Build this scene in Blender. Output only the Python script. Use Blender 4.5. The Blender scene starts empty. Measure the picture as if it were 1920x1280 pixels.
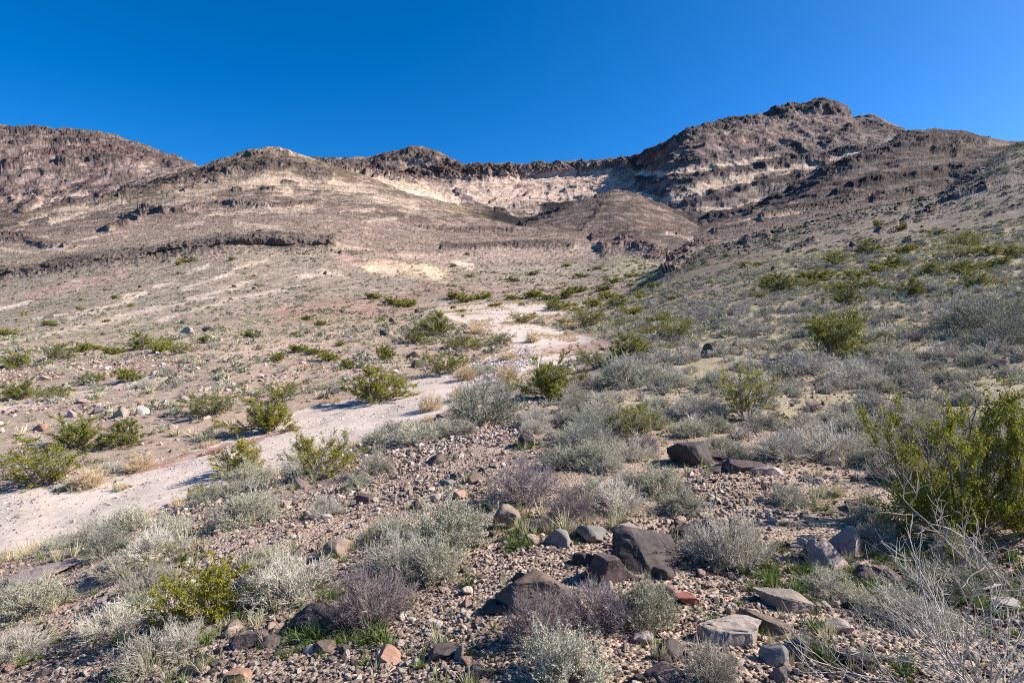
import bpy, math, random
import numpy as np
from mathutils import Vector, Matrix

# ------------------------------------------------------------------ camera, sky, sun, exposure
scene = bpy.context.scene
col = scene.collection
FPX, CU, CV = 1067.0, 960.0, 640.0            # focal length and centre in photo pixels (1920 x 1280)
PITCH = math.atan(40.0 / FPX)                 # camera looks down about two degrees
CAMZ = 1.65
cam_data = bpy.data.cameras.new("camera")
cam = bpy.data.objects.new("camera", cam_data)
col.objects.link(cam)
cam_data.sensor_width = 36.0
cam_data.lens = FPX / 1920.0 * 36.0
cam_data.clip_start = 0.05
cam_data.clip_end = 9000.0
cam.location = (0, 0, CAMZ)
cam.rotation_euler = (math.pi / 2 - PITCH, 0, 0)
scene.camera = cam

SUN_EL = math.radians(37)
SUN_AZ = math.radians(84)                     # to the right of the viewing direction
world = bpy.data.worlds.new("World")
scene.world = world
world.use_nodes = True
wn = world.node_tree
wn.nodes.clear()
sky = wn.nodes.new("ShaderNodeTexSky")
sky.sky_type = 'NISHITA'
sky.sun_disc = False
sky.sun_elevation = SUN_EL
sky.sun_rotation = SUN_AZ
sky.altitude = 1200
sky.air_density = 0.75
sky.dust_density = 1.5
sky.ozone_density = 5.0
hs = wn.nodes.new("ShaderNodeHueSaturation")
hs.inputs['Hue'].default_value = 0.501
hs.inputs['Saturation'].default_value = 1.33
hs.inputs['Value'].default_value = 1.0
bg = wn.nodes.new("ShaderNodeBackground")
bg.inputs['Strength'].default_value = 0.103
wo = wn.nodes.new("ShaderNodeOutputWorld")
wn.links.new(sky.outputs[0], hs.inputs['Color'])
wn.links.new(hs.outputs[0], bg.inputs[0])
wn.links.new(bg.outputs[0], wo.inputs[0])

sl = bpy.data.lights.new("sun", 'SUN')
sl.energy = 5.0
sl.angle = math.radians(0.53)
sl.color = (1.0, 0.945, 0.865)
sun = bpy.data.objects.new("sun", sl)
col.objects.link(sun)
sd = Vector((math.sin(SUN_AZ) * math.cos(SUN_EL), math.cos(SUN_AZ) * math.cos(SUN_EL), math.sin(SUN_EL)))
sun.rotation_euler = sd.to_track_quat('Z', 'Y').to_euler()
sun.location = (30, 10, 40)

scene.view_settings.view_transform = 'Standard'
scene.view_settings.look = 'None'
scene.view_settings.exposure = 0.95
scene.view_settings.gamma = 1.0
scene.cycles.max_bounces = 5
scene.cycles.diffuse_bounces = 3
scene.cycles.glossy_bounces = 2
scene.cycles.transmission_bounces = 2
scene.cycles.transparent_max_bounces = 4
scene.cycles.use_denoising = False
scene.cycles.filter_width = 1.05

# ------------------------------------------------------------------ noise
_rs = np.random.RandomState(7)
_perm = np.concatenate([_rs.permutation(256)] * 3).astype(np.int32)
_g = _rs.normal(size=(256, 3)).astype(np.float32)
_g /= np.linalg.norm(_g, axis=1)[:, None]

def pnoise(P, seed=0):
    P = np.asarray(P, np.float32)
    out = np.empty(len(P), np.float32)
    C = 120000
    for a in range(0, len(P), C):
        p = P[a:a + C] + np.float32(seed * 17.31)
        i = np.floor(p).astype(np.int32)
        f = p - i
        i &= 255
        w = f * f * f * (f * (f * 6 - 15) + 10)
        x0, y0, z0 = i[:, 0], i[:, 1], i[:, 2]
        def g(dx, dy, dz):
            h = _perm[_perm[_perm[(x0 + dx) & 255] + ((y0 + dy) & 255)] + ((z0 + dz) & 255)]
            gr = _g[h]
            return gr[:, 0] * (f[:, 0] - dx) + gr[:, 1] * (f[:, 1] - dy) + gr[:, 2] * (f[:, 2] - dz)
        wx, wy, wz = w[:, 0], w[:, 1], w[:, 2]
        n00 = g(0, 0, 0) * (1 - wx) + g(1, 0, 0) * wx
        n10 = g(0, 1, 0) * (1 - wx) + g(1, 1, 0) * wx
        n01 = g(0, 0, 1) * (1 - wx) + g(1, 0, 1) * wx
        n11 = g(0, 1, 1) * (1 - wx) + g(1, 1, 1) * wx
        out[a:a + C] = (n00 * (1 - wy) + n10 * wy) * (1 - wz) + (n01 * (1 - wy) + n11 * wy) * wz
    return out * 1.5

def fbm(P, octaves=4, gain=0.5, seed=0, ridged=False):
    P = np.asarray(P, np.float32)
    s = np.zeros(len(P), np.float32)
    a, tot = 1.0, 0.0
    for o in range(octaves):
        n = pnoise(P, seed + o * 3)
        if ridged:
            n = 1.0 - 2.0 * np.abs(n)
        s += a * n
        tot += a
        a *= gain
        P = P * np.float32(2.03)
    return s / tot

def sstep(a, b, x):
    t = np.clip((x - a) / (b - a), 0, 1)
    return t * t * (3 - 2 * t)

# ------------------------------------------------------------------ terrain knots: (photo column, photo row, forward distance in metres)
K = []
def knots(rows, pts):
    K.append((rows, np.array(pts, float)))
knots(0, [(-500,1900,2.0),(0,1900,1.7),(600,1900,1.4),(960,1900,1.3),(1920,1900,1.3),(2420,1900,1.3)])
knots(40, [(-500,1500,3.0),(0,1500,2.5),(600,1500,2.05),(960,1500,1.9),(1400,1500,1.9),(1920,1500,2.0),(2420,1500,1.9)])
knots(50, [(-500,1280,5.0),(0,1280,4.0),(400,1280,3.2),(960,1280,2.7),(1400,1280,2.7),(1920,1280,2.9),(2420,1280,2.6)])
knots(80, [(-500,1220,7.0),(0,1150,5.6),(400,1120,4.9),(960,1120,3.8),(1400,1120,3.8),(1800,1120,4.1),(1920,1120,4.0),(2420,1120,3.6)])
knots(60, [(-500,1195,8.2),(0,1100,6.6),(200,1060,6.2),(420,1000,6.4),(700,1000,5.7),(960,1000,5.3),(1400,1000,5.2),(1800,1000,5.3),(1920,990,5.2),(2420,950,5)])
knots(90, [(-500,1170,9.2),(0,1070,7.4),(150,1035,7.6),(300,975,8.2),(420,935,9),(620,865,11),(740,815,12.5),(850,790,13),(960,785,12.5),(1200,790,11.5),(1400,800,11),(1600,800,10.8),(1800,800,10.3),(1920,790,10),(2420,750,9.5)])
knots(50, [(-500,1150,10.7),(0,1050,10.9),(150,1018,11.3),(300,958,12.6),(420,920,13.6),(620,852,15.8),(740,805,17.7),(850,775,18.8),(960,730,22),(1080,700,25),(1200,700,19),(1400,700,17.5),(1600,690,17),(1800,680,16.5),(1920,670,16),(2420,630,14)])
knots(70, [(-500,1000,15),(0,915,16.3),(150,895,16.8),(300,860,18.3),(420,825,20.1),(560,765,25.5),(700,735,27.7),(800,700,32),(870,680,36),(960,655,40),(1080,650,40),(1200,640,32),(1400,625,28),(1600,600,27),(1800,580,26),(1920,570,26),(2420,500,22)])
knots(70, [(-500,760,36),(0,690,42),(200,670,45),(400,640,50),(600,620,55),(700,612,58),(830,605,62),(960,610,60),(1080,622,56),(1200,600,52),(1260,582,54),(1320,564,54),(1400,550,50),(1600,540,44),(1800,520,43),(1920,505,42),(2420,400,38)])
knots(60, [(-500,700,60),(0,640,70),(200,625,75),(400,600,85),(600,585,95),(700,585,100),(830,576,108),(960,565,112),(1080,562,110),(1150,556,105),(1200,546,98),(1260,516,92),(1320,497,88),(1400,484,84),(1600,464,78),(1800,440,73),(1920,430,70),(2420,250,62)])
knots(80, [(-500,640,110),(0,590,130),(200,560,140),(400,540,150),(600,530,160),(700,530,165),(830,540,150),(960,535,160),(1080,530,160),(1200,515,150),(1250,500,140),(1330,465,132),(1500,425,125),(1620,390,125),(1720,374,127),(1760,362,129),(1800,338,131),(1840,312,134),(1868,291,136),(1892,274,138),(1920,262,140),(2420,60,150)])
knots(50, [(-500,560,180),(0,525,200),(100,510,205),(300,485,215),(440,465,220),(620,470,230),(700,480,235),(830,500,240),(960,500,250),(1080,490,260),(1150,482,265),(1210,490,240),(1250,512,200),(1330,485,200),(1500,450,210),(1620,415,220),(1780,385,230),(1920,300,250),(2420,120,290)])
knots(24, [(-500,540,183),(0,506,203),(100,497,207),(200,480,211),(300,468,217),(440,446,223),(520,443,226),(600,450,232),(640,459,237),(680,468,243),(700,472,248),(830,475,280),(960,470,290),(1080,462,295),(1130,458,300),(1210,462,300),(1250,480,290),(1330,465,280),(1500,430,300),(1620,400,320),(1780,375,340),(1920,290,360),(2420,110,380)])
knots(50, [(-500,520,260),(0,470,300),(100,455,310),(300,430,330),(450,412,350),(600,402,370),(700,405,380),(830,428,400),(960,430,420),(1000,432,430),(1100,445,400),(1200,450,380),(1250,448,390),(1330,435,420),(1500,400,430),(1620,375,440),(1780,348,450),(1920,275,460),(2420,95,480)])
knots(60, [(-500,470,420),(0,430,430),(100,415,440),(250,390,450),(400,372,460),(500,362,470),(600,368,480),(700,378,490),(830,402,500),(900,415,520),(960,428,540),(985,430,550),(1050,395,580),(1120,370,600),(1150,361,605),(1180,365,610),(1250,398,600),(1310,432,575),(1415,402,540),(1480,366,540),(1542,325,545),(1600,295,550),(1665,272,560),(1690,256,565),(1720,249,570),(1770,251,575),(1840,262,580),(1890,270,590),(1920,272,590),(2420,150,600)])
knots(16, [(-500,450,480),(0,415,520),(200,377,540),(370,352,560),(500,337,570),(600,347,580),(700,357,600),(830,387,620),(900,402,640),(960,415,650),(985,425,660),(1050,415,690),(1150,390,720),(1250,410,690),(1310,440,640),(1415,415,620),(1480,385,620),(1542,350,630),(1600,320,640),(1665,295,650),(1720,275,660),(1890,290,680),(1920,292,680),(2420,180,680)])
knots(50, [(-500,440,560),(0,420,600),(100,410,610),(200,385,615),(270,355,620),(330,334,625),(380,316,630),(430,300,635),(470,286,640),(500,281,640),(540,285,645),(580,297,650),(620,315,660),(700,343,680),(760,365,700),(830,390,720),(900,398,740),(960,405,760),(1050,400,780),(1150,385,800),(1250,395,740),(1310,405,710),(1415,390,690),(1480,368,690),(1542,335,700),(1600,305,710),(1665,282,720),(1720,270,730),(1920,290,740),(2420,180,740)])
knots(14, [(-500,430,640),(0,415,680),(100,405,690),(200,385,700),(330,345,715),(380,330,720),(500,310,740),(620,340,760),(700,358,800),(760,372,820),(830,392,850),(900,395,900),(960,398,900),(1050,385,920),(1150,362,930),(1250,370,760),(1310,375,740),(1415,365,750),(1480,350,765),(1542,322,785),(1600,295,800),(1665,280,810),(1720,280,820),(1920,300,780),(2420,190,780)])
knots(60, [(-500,380,720),(0,360,760),(100,352,770),(200,345,780),(330,332,800),(370,330,810),(500,330,1000),(620,328,1120),(700,335,1150),(830,347,1160),(900,346,1170),(1000,340,1180),(1100,335,1150),(1180,322,1080),(1220,318,980),(1255,306,880),(1310,290,865),(1415,268,905),(1500,240,950),(1600,235,950),(1690,258,930),(1720,285,920),(1920,310,920),(2420,200,920)])
knots(40, [(-500,225,930),(-100,228,950),(0,239,950),(60,238,950),(100,245,950),(150,243,950),(220,255,950),(270,275,950),(320,298,950),(350,311,950),(375,322,960),(420,330,1100),(560,318,1220),(590,302,1250),(650,300,1250),(700,298,1240),(722,291,1240),(742,284,1240),(790,280,1240),(815,286,1230),(840,301,1220),(862,313,1200),(900,314,1200),(1000,312,1210),(1100,310,1200),(1150,303,1190),(1190,302,1120),(1205,294,1070),(1230,285,1000),(1250,276,960),(1268,262,950),(1290,250,950),(1330,237,965),(1380,225,985),(1430,216,1000),(1470,207,1015),(1500,201,1025),(1525,192,1030),(1545,190,1030),(1565,195,1030),(1580,206,1030),(1586,219,1030),(1600,224,1030),(1630,222,980),(1670,233,970),(1700,252,960),(1720,275,950),(1920,310,950),(2420,200,950)])
knots(6, [(-500,300,1200),(375,360,1300),(700,330,1600),(1200,330,1500),(1540,240,1300),(1920,330,1300),(2420,250,1300)])

u_cols = np.concatenate([np.arange(-500, -60, 5.0), np.arange(-60, 1980, 1.35), np.arange(1980, 2421, 5.0)])
NC = len(u_cols)
cosp, sinp = math.cos(PITCH), math.sin(PITCH)
def knot_points(pts, smooth=5):
    pts = pts[np.argsort(pts[:, 0])]
    v = np.interp(u_cols, pts[:, 0], pts[:, 1])
    D = np.exp(np.interp(u_cols, pts[:, 0], np.log(pts[:, 2])))
    k = np.hanning(2 * smooth + 3)[1:-1]; k /= k.sum()
    f = lambda a: np.convolve(np.pad(a, smooth, mode='edge'), k, mode='valid')
    v, D = f(v), f(D)
    t = (CV - v) / FPX
    yy = cosp + t * sinp
    zz = -sinp + t * cosp
    return np.stack([(u_cols - CU) / FPX / yy * D, D, zz / yy * D + CAMZ], 1)
rows = []
KROW = []
prev = None
for n, pts in K:
    near = pts[:, 2].mean() < 100
    P = knot_points(pts, 30 if near else 6)
    if prev is not None:
        for j in range(n):
            tau = (j + 1) / n
            D = 1.0 / ((1 - tau) / prev[:, 1] + tau / P[:, 1])
            t = np.where(np.abs(P[:, 1] - prev[:, 1]) < 1e-3, tau, (D - prev[:, 1]) / (P[:, 1] - prev[:, 1] + 1e-9))
            rows.append(prev + (P - prev) * t[:, None])
    else:
        s = (u_cols - CU) / FPX
        rows.append(np.stack([s * 22, np.full(NC, -16.0), np.full(NC, -0.1)], 1))
        rows.append(np.stack([s * 6, np.full(NC, -3.0), np.full(NC, 0.0)], 1))
        rows.append(P)
    prev = P
    KROW.append(len(rows) - 1)
G = np.array(rows)                            # rows x columns x 3
NR = len(G)
# smooth the ruled surface a little along the line of sight (more in the near ground)
def blur_rows(A, sig):
    R = int(max(sig) * 2.5) + 1
    out = np.zeros_like(A)
    W = np.zeros(NR)
    idx = np.arange(NR)
    for d in range(-R, R + 1):
        w = np.exp(-0.5 * (d / sig) ** 2)
        j = np.where(idx < 3, idx, np.clip(idx + d, 2, NR - 1))
        out += w[:, None, None] * A[j]
        W += w
    return out / W[:, None, None]
sig = np.full(NR, 1.0)
sig[:KROW[9]] = 9.0
sig[KROW[4]:KROW[6]] = 6.0
sig[:6] = 0.3
sig[KROW[9]:KROW[11]] = 5.0
sig[KROW[11] - 5:] = 1.3
sig = np.convolve(np.pad(sig, 6, mode='edge'), np.ones(13) / 13, mode='valid')
G = blur_rows(G, sig)

def project(P):
    y = P[..., 1]; z = P[..., 2] - CAMZ
    d = y * cosp - z * sinp
    t = (y * sinp + z * cosp) / d
    return CU + FPX * P[..., 0] / d, CV - FPX * t
BU, BV = project(G)
BU[:3] = -9999; BV[:3] = 9999
Dg = G[..., 1].copy()

def grid_normals(G):
    dr = np.gradient(G, axis=0); dc = np.gradient(G, axis=1)
    n = np.cross(dc, dr)
    n /= np.linalg.norm(n, axis=2)[..., None] + 1e-9
    return n
NRM = grid_normals(G)
NRM[NRM[..., 2] < 0] *= -1

# ------------------------------------------------------------------ terrain features: rock bands, pale beds, washes
Pf = G.reshape(-1, 3)
DD = Dg
warp_s = np.clip(DD / 18.0, 0.6, 30.0)                     # feature edges wobble on a scale that grows with the landform
lev = np.round(np.log2(warp_s) ).astype(int)
wx = np.zeros(DD.shape, np.float32); wy = np.zeros(DD.shape, np.float32); wz = np.zeros(DD.shape, np.float32)
for L in np.unique(lev):
    m = lev == L
    q = G[m] / (2.0 ** L)
    wx[m] = fbm(q, 4, 0.6, 11); wy[m] = fbm(q, 4, 0.6, 31); wz[m] = fbm(q * 2.6, 3, 0.6, 51, True)

def stroke(pts, w, d0=0, d1=1e9, warp=1.0, soft=0.45):
    """mask of a band that follows a polyline of photo points laid on the terrain between two distances"""
    pts = np.array(pts, float)
    pad = w * 2.2 + 12
    m = ((BU > pts[:, 0].min() - pad) & (BU < pts[:, 0].max() + pad) & (BV > pts[:, 1].min() - pad) &
         (BV < pts[:, 1].max() + pad) & (DD > d0) & (DD < d1))
    out = np.zeros(DD.shape, np.float32)
    if not m.any():
        return out
    x = BU[m] + wx[m] * w * 1.5 * warp; y = BV[m] + wy[m] * w * 0.9 * warp
    best = np.full(x.shape, 1e9)
    for a, b in zip(pts[:-1], pts[1:]):
        ab = b - a
        t = np.clip(((x - a[0]) * ab[0] + (y - a[1]) * ab[1]) / (ab @ ab + 1e-9), 0, 1)
        best = np.minimum(best, np.hypot(x - a[0] - t * ab[0], y - a[1] - t * ab[1]))
    out[m] = 1 - sstep(w * (1 - soft), w * (1 + soft), best)
    return out

def inpoly(pts, d0=0, d1=1e9, warp=6.0, soft=5.0):
    pts = np.array(pts, float)
    m = ((BU > pts[:, 0].min() - 20) & (BU < pts[:, 0].max() + 20) & (BV > pts[:, 1].min() - 20) &
         (BV < pts[:, 1].max() + 20) & (DD > d0) & (DD < d1))
    out = np.zeros(DD.shape, np.float32)
    x = BU[m] + wx[m] * warp * 2; y = BV[m] + wy[m] * warp
    ins = np.zeros(x.shape, bool); best = np.full(x.shape, 1e9)
    for a, b in zip(pts, np.roll(pts, -1, 0)):
        c = (a[1] > y) != (b[1] > y)
        with np.errstate(divide='ignore', invalid='ignore'):
            ins ^= c & (x < (b[0] - a[0]) * (y - a[1]) / (b[1] - a[1]) + a[0])
        ab = b - a
        t = np.clip(((x - a[0]) * ab[0] + (y - a[1]) * ab[1]) / (ab @ ab + 1e-9), 0, 1)
        best = np.minimum(best, np.hypot(x - a[0] - t * ab[0], y - a[1] - t * ab[1]))
    sdist = np.where(ins, best, -best)
    out[m] = sstep(-soft, soft, sdist)
    return out

ALB = np.zeros(G.shape, np.float32)
ridx = np.arange(NR)
def region(k0, k1, c, u0=-600, u1=2600, su=60, sr=10):
    a = KROW[k0] if k0 >= 0 else -50
    b = KROW[k1] if k1 < len(KROW) else NR + 50
    wr = sstep(a - sr, a + sr, ridx) * (1 - sstep(b - sr, b + sr, ridx))
    U = u_cols[None, :] + wx * su
    wu = sstep(u0 - su, u0 + su, U) * (1 - sstep(u1 - su, u1 + su, U))
    w = (wr[:, None] * wu)[..., None]
    ALB[:] = ALB * (1 - w) + np.array(c, np.float32) * w
GROUND = (.33, .275, .225)
region(-1, 5, GROUND)
region(5, 9, (.36, .30, .25))
region(5, 11, (.34, .31, .22), 1130, 2600, 50)
region(9, 11, (.33, .28, .225), -600, 1130, 40)
region(11, 14, (.36, .295, .235))
region(11, 14, (.27, .225, .19), 1130, 2600, 40, 3)
region(14, 17, (.38, .31, .22), -600, 900, 40, 3)
region(14, 16, (.19, .16, .14), 985, 2600, 30, 3)
region(17, 30, (.36, .285, .24), -600, 560, 10, 2)
region(17, 30, (.46, .38, .30), 560, 1200, 20, 2)
region(16, 30, (.31, .26, .225), 1200, 2600, 30, 2)
region(13, 14, (.26, .215, .18), 985, 1310, 10, 3)
region(9, 11, (.235, .20, .165), 1280, 2600, 30, 8)
region(13, 14, (.23, .19, .165), 1310, 2600, 10, 3)

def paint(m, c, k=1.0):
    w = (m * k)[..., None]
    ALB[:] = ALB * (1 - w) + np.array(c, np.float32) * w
REL = np.zeros(DD.shape, np.float32)         # rock relief in metres along the surface normal
CL = np.zeros(DD.shape, np.float32)          # how rocky
def centre_y(pts):
    pts = np.array(pts, float)
    o = np.argsort(pts[:, 0])
    return np.interp(BU, pts[o, 0], pts[o, 1])
def cliff(pts, w, d0, d1, h, c=(.17, .14, .125), k=0.85):
    m = stroke(pts, w, d0, d1, 1.0)
    if not m.any(): return
    br = sstep(-.55, .05, wz + 0.7 * wx)                     # broken into separate outcrops
    paint(m * (0.5 + 0.5 * br), c, k)
    rel = (BV + wy * w * 0.9 - centre_y(pts)) / w            # -1 at the brow, 1 at the foot
    prof = sstep(-1.1, 0.5, rel)                              # flush with the slope above, standing out at the foot
    REL[:] = np.maximum(REL, m * h * prof * (0.15 + 0.85 * br) * (.45 + .75 * sstep(-.35, .45, wy - .6 * wx)) * 0.85)
    CL[:] = np.maximum(CL, m * br)
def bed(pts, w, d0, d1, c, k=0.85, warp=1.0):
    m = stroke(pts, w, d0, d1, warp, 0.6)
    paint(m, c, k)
CREAM = (.62, .51, .38); CREAMY = (.53, .44, .33); PINK = (.37, .265, .22); RED = (.27, .165, .135)
PALE = (.60, .49, .40); DK = (.115, .093, .085); DKR = (.14, .10, .088); GREY = (.27, .235, .205)

# the slope between the wash and the dark ridge
for pts, w in [([(-200,620),(0,582),(60,566)],4), ([(130,597),(230,570),(275,550)],3.5), ([(232,558),(276,549)],4.5), ([(290,541),(330,527)],3),
               ([(352,514),(392,500)],4), ([(-100,662),(60,634),(160,611),(280,582),(420,547),(470,530)],4.5), ([(340,545),(440,512)],2.5),
               ([(300,600),(420,566),(560,540)],3), ([(560,522),(600,512),(640,515)],5), ([(440,505),(500,490)],3), ([(60,600),(200,575)],2)]:
    bed(pts, w * 1.1, 60, 230, (.60,.51,.42), .62, 1.7)
for pts, w in [([(50,556),(150,532),(240,515)],7), ([(380,490),(420,478)],4), ([(640,490),(700,500),(760,500)],12)]:
    bed(pts, w, 60, 260, (.42,.30,.26), .85)
bed([(690,502),(755,504),(830,518)], 13, 120, 260, (.52,.41,.29), .85)
bed([(700,508),(740,515)], 7, 120, 260, CREAM, .8)
bed([(800,512),(825,520)], 6, 120, 260, CREAM, .9)
bed([(852,495),(885,503)], 5, 120, 300, CREAM, .8)
bed([(530,592),(620,578),(700,585),(760,570)], 20, 55, 150, (.36,.235,.19), .75)
bed([(790,540),(850,550)], 11, 90, 200, (.32,.22,.18), .7)
bed([(870,545),(950,548),(1080,545),(1180,540)], 13, 90, 200, (.37,.285,.235), .8)
bed([(700,560),(800,565)], 9, 80, 200, (.33,.25,.2), .6)
bed([(1280,556),(1330,540),(1370,520)], 12, 50, 120, (.37,.27,.23), .8)
bed([(1190,598),(1235,565),(1290,535),(1350,508),(1430,488)], 13, 50, 150, (.15,.12,.105), .75)  # shade of the steep left-facing bank, put into the ground colour
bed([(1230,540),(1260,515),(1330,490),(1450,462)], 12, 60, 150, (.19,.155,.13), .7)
# pale strips and banks beside the wash
bed([(370,668),(450,660),(560,640),(640,628)], 10, 25, 70, (.47,.38,.31), .85)
bed([(-40,770),(60,755),(130,740),(190,735)], 8, 16, 50, (.55,.49,.45), .85)
bed([(215,722),(290,712),(350,700)], 6, 16, 55, (.56,.50,.46), .85)
bed([(0,715),(100,700),(260,690),(340,700)], 13, 20, 60, (.33,.24,.2), .6)
bed([(640,700),(700,690),(760,680)], 10, 20, 60, (.42,.36,.30), .6)

# dark ridge across the middle distance
cliff([(-500,552),(-200,530),(0,515),(100,504),(160,496)], 11, 170, 262, 2.4, (.125,.10,.09), .9)
cliff([(100,500),(200,488),(300,477),(440,456),(520,453),(616,461)], 13, 170, 262, 3.2, (.125,.10,.09), .9)
cliff([(640,478),(760,476),(830,478)], 4, 200, 300, 1.2, DKR, .6)
cliff([(830,467),(900,469),(960,464),(1075,464)], 5, 200, 330, 2.2, DK, .75)
cliff([(1130,468),(1170,462),(1210,470),(1245,484)], 12, 180, 330, 4.5, DKR)
cliff([(1250,512),(1275,480),(1300,462),(1335,452)], 10, 100, 300, 2.4, DKR)
cliff([(1255,510),(1290,478),(1322,456),(1360,444),(1420,436),(1470,428)], 8, 100, 260, 1.8, DKR)
cliff([(1400,450),(1440,440)], 8, 90, 240, 1.5, DK)
for pts, w in [([(1700,411),(1740,398),(1782,381)],8), ([(1652,431),(1679,420)],7), ([(1590,469),(1648,456)],6), ([(1483,469),(1528,453)],6),
               ([(1514,421),(1569,398),(1617,386)],5), ([(1790,352),(1810,338),(1840,320)],6), ([(1700,452),(1740,460)],4),
               ([(1775,372),(1850,350)],5), ([(1860,400),(1920,385)],4), ([(1550,500),(1600,488)],3)]:
    cliff(pts, w, 55, 260, 0.9, (.075,.062,.06))
bed([(1600,400),(1700,392),(1780,385)], 5, 90, 140, (.36,.31,.25), .6)
bed([(1800,370),(1860,366)], 4, 90, 140, (.45,.36,.31), .6)

# shelves behind the ridge
for pts, w in [([(150,470),(212,467)],4.5), ([(222,463),(255,461)],3), ([(0,485),(30,492),(60,497)],5), ([(85,487),(102,492)],4),
               ([(0,470),(60,478)],3), ([(45,425),(75,412),(120,398),(160,392)],5), ([(60,450),(90,448)],3), ([(140,458),(230,438)],2.5),
               ([(400,408),(450,404),(520,403),(575,396)],4.5), ([(560,392),(590,400)],6), ([(100,420),(170,400),(240,385)],6), ([(640,405),(700,400)],3)]:
    bed(pts, w, 250, 520, (.58,.48,.36), .85)
bed([(215,445),(270,440),(330,447)], 9, 260, 460, (.44,.35,.29), .6)
cliff([(0,450),(50,448),(90,462),(120,466)], 8, 260, 460, 2.5, (.16,.12,.105), .75)
cliff([(205,434),(225,427),(242,425)], 4, 280, 460, 3, DKR)
cliff([(265,402),(285,400),(312,402)], 5, 330, 520, 5, DK)
cliff([(235,412),(260,416)], 4, 330, 520, 3, DK)
cliff([(330,398),(420,385),(520,392),(600,380)], 5, 360, 520, 2.5, (.2,.16,.13), .6)
cliff([(520,418),(560,418)], 3, 330, 520, 2, DK)
cliff([(620,425),(650,412),(700,425),(720,430)], 8, 360, 520, 3, (.15,.115,.1), .7)
cliff([(780,430),(850,436),(960,440)], 4, 360, 520, 2.5, (.15,.115,.1), .6)
bed([(550,430),(640,436),(760,440)], 10, 330, 450, (.25,.195,.17), .6)
cliff([(1110,452),(1160,450),(1200,448)], 4, 300, 420, 2.5, (.14,.11,.1), .7)
bed([(1190,438),(1240,425),(1300,440)], 9, 330, 450, (.46,.35,.26), .7)
bed([(1250,445),(1300,452)], 3, 330, 450, CREAM, .8)
for pts, w in [([(60,520),(130,508)],3), ([(330,430),(380,424)],4), ([(440,425),(520,430)],4), ([(250,470),(290,462)],3), ([(480,395),(560,408)],4), ([(680,420),(740,415)],4), ([(0,400),(60,395)],4), ([(90,470),(140,476)],4)]:
    bed(pts, w, 240, 560, (.55,.46,.36), .75, 1.6)
# tan hill
bed([(180,420),(300,392),(400,362),(480,350),(560,352),(640,362),(730,384),(800,402)], 20, 430, 690, (.43,.36,.28), .85)
bed([(340,375),(430,352),(500,342),(560,345),(620,350),(700,372),(780,396)], 10, 430, 700, CREAMY, .9)
bed([(460,352),(520,348),(545,366)], 8, 430, 700, (.58,.48,.35), .8)
cliff([(205,380),(240,368),(270,360),(330,345),(400,330),(450,318),(500,310),(560,316),(612,335)], 11, 540, 690, 5, (.19,.155,.135), .85)
cliff([(470,292),(500,288),(540,292)], 6, 560, 690, 3, (.27,.21,.16), .7)
for pts in [[(395,345),(410,343)], [(495,358),(515,360)], [(350,360),(365,356)], [(530,345),(560,350)], [(440,362),(455,360)]]:
    cliff(pts, 3.2, 430, 690, 2.5, (.2,.155,.12), .7)
# left mountain
cliff([(-200,262),(0,258),(70,252),(150,256),(230,275),(300,296),(350,316)], 13, 700, 980, 5, (.17,.145,.13), .7)
cliff([(0,318),(50,300),(110,288),(180,285),(250,290)], 9, 700, 980, 4, (.19,.125,.11), .75)
cliff([(120,305),(160,298),(220,302),(290,300),(345,320)], 9, 700, 980, 7, (.18,.145,.13), .8)
cliff([(160,352),(185,340),(200,330)], 7, 640, 980, 3, (.13,.105,.1), .7)
cliff([(190,372),(225,350)], 5, 640, 980, 3, (.13,.105,.1), .7)
cliff([(0,370),(20,358),(30,380)], 8, 640, 980, 3, (.14,.115,.11), .6)
cliff([(45,400),(70,385),(75,370)], 8, 640, 980, 3, (.2,.165,.15), .6)
bed([(60,310),(80,340),(50,360)], 13, 700, 980, (.43,.33,.285), .7)
bed([(230,325),(290,328),(340,335)], 8, 700, 980, (.40,.33,.29), .6)
bed([(0,380),(40,375),(90,350)], 9, 640, 980, (.47,.37,.31), .7)
bed([(60,415),(80,385),(130,375),(170,372)], 6, 580, 980, (.56,.46,.37), .8)
# rim of the basin
RIM = (.19, .14, .125)
cliff([(590,312),(650,312),(720,318)], 12, 1100, 1300, 8, (.18,.155,.14))
cliff([(700,318),(740,296),(775,290),(815,298),(850,312)], 13, 1100, 1300, 8, (.19,.15,.13))
cliff([(640,330),(720,334),(790,332),(860,328),(930,328)], 16, 1050, 1300, 14, RIM)
cliff([(880,334),(920,338),(960,332)], 12, 1050, 1300, 14, RIM)
cliff([(930,325),(1000,322),(1060,320),(1110,318),(1150,314),(1190,312)], 12, 1050, 1300, 14, RIM)
bed([(1000,318),(1050,326),(1110,326),(1180,318)], 4, 1050, 1300, (.35,.28,.23), .6)
bed([(640,350),(720,356),(780,366),(850,388)], 13, 690, 1200, (.63,.52,.37), .9)
bed([(760,372),(800,378),(850,392)], 8, 690, 1200, (.72,.62,.50), .9)
bed([(870,355),(950,352),(1050,342),(1140,345)], 16, 800, 1200, (.56,.45,.36), .8)
bed([(850,372),(930,378),(1000,372),(1060,365),(1120,372)], 13, 780, 1200, (.58,.47,.37), .85)
bed([(920,395),(960,404),(1010,400)], 7, 700, 1000, (.56,.47,.38), .8)
bed([(870,380),(890,398),(910,402)], 10, 690, 1100, (.24,.215,.19), .8)
cliff([(930,402),(950,408)], 4, 600, 1000, 3, DK, .7)
for pts in [[(855,362),(862,372)], [(985,372),(1000,366)], [(1060,362),(1080,356)], [(920,385),(930,380)]]:
    cliff(pts, 3, 780, 1200, 4, (.27,.2,.17), .7)
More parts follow.
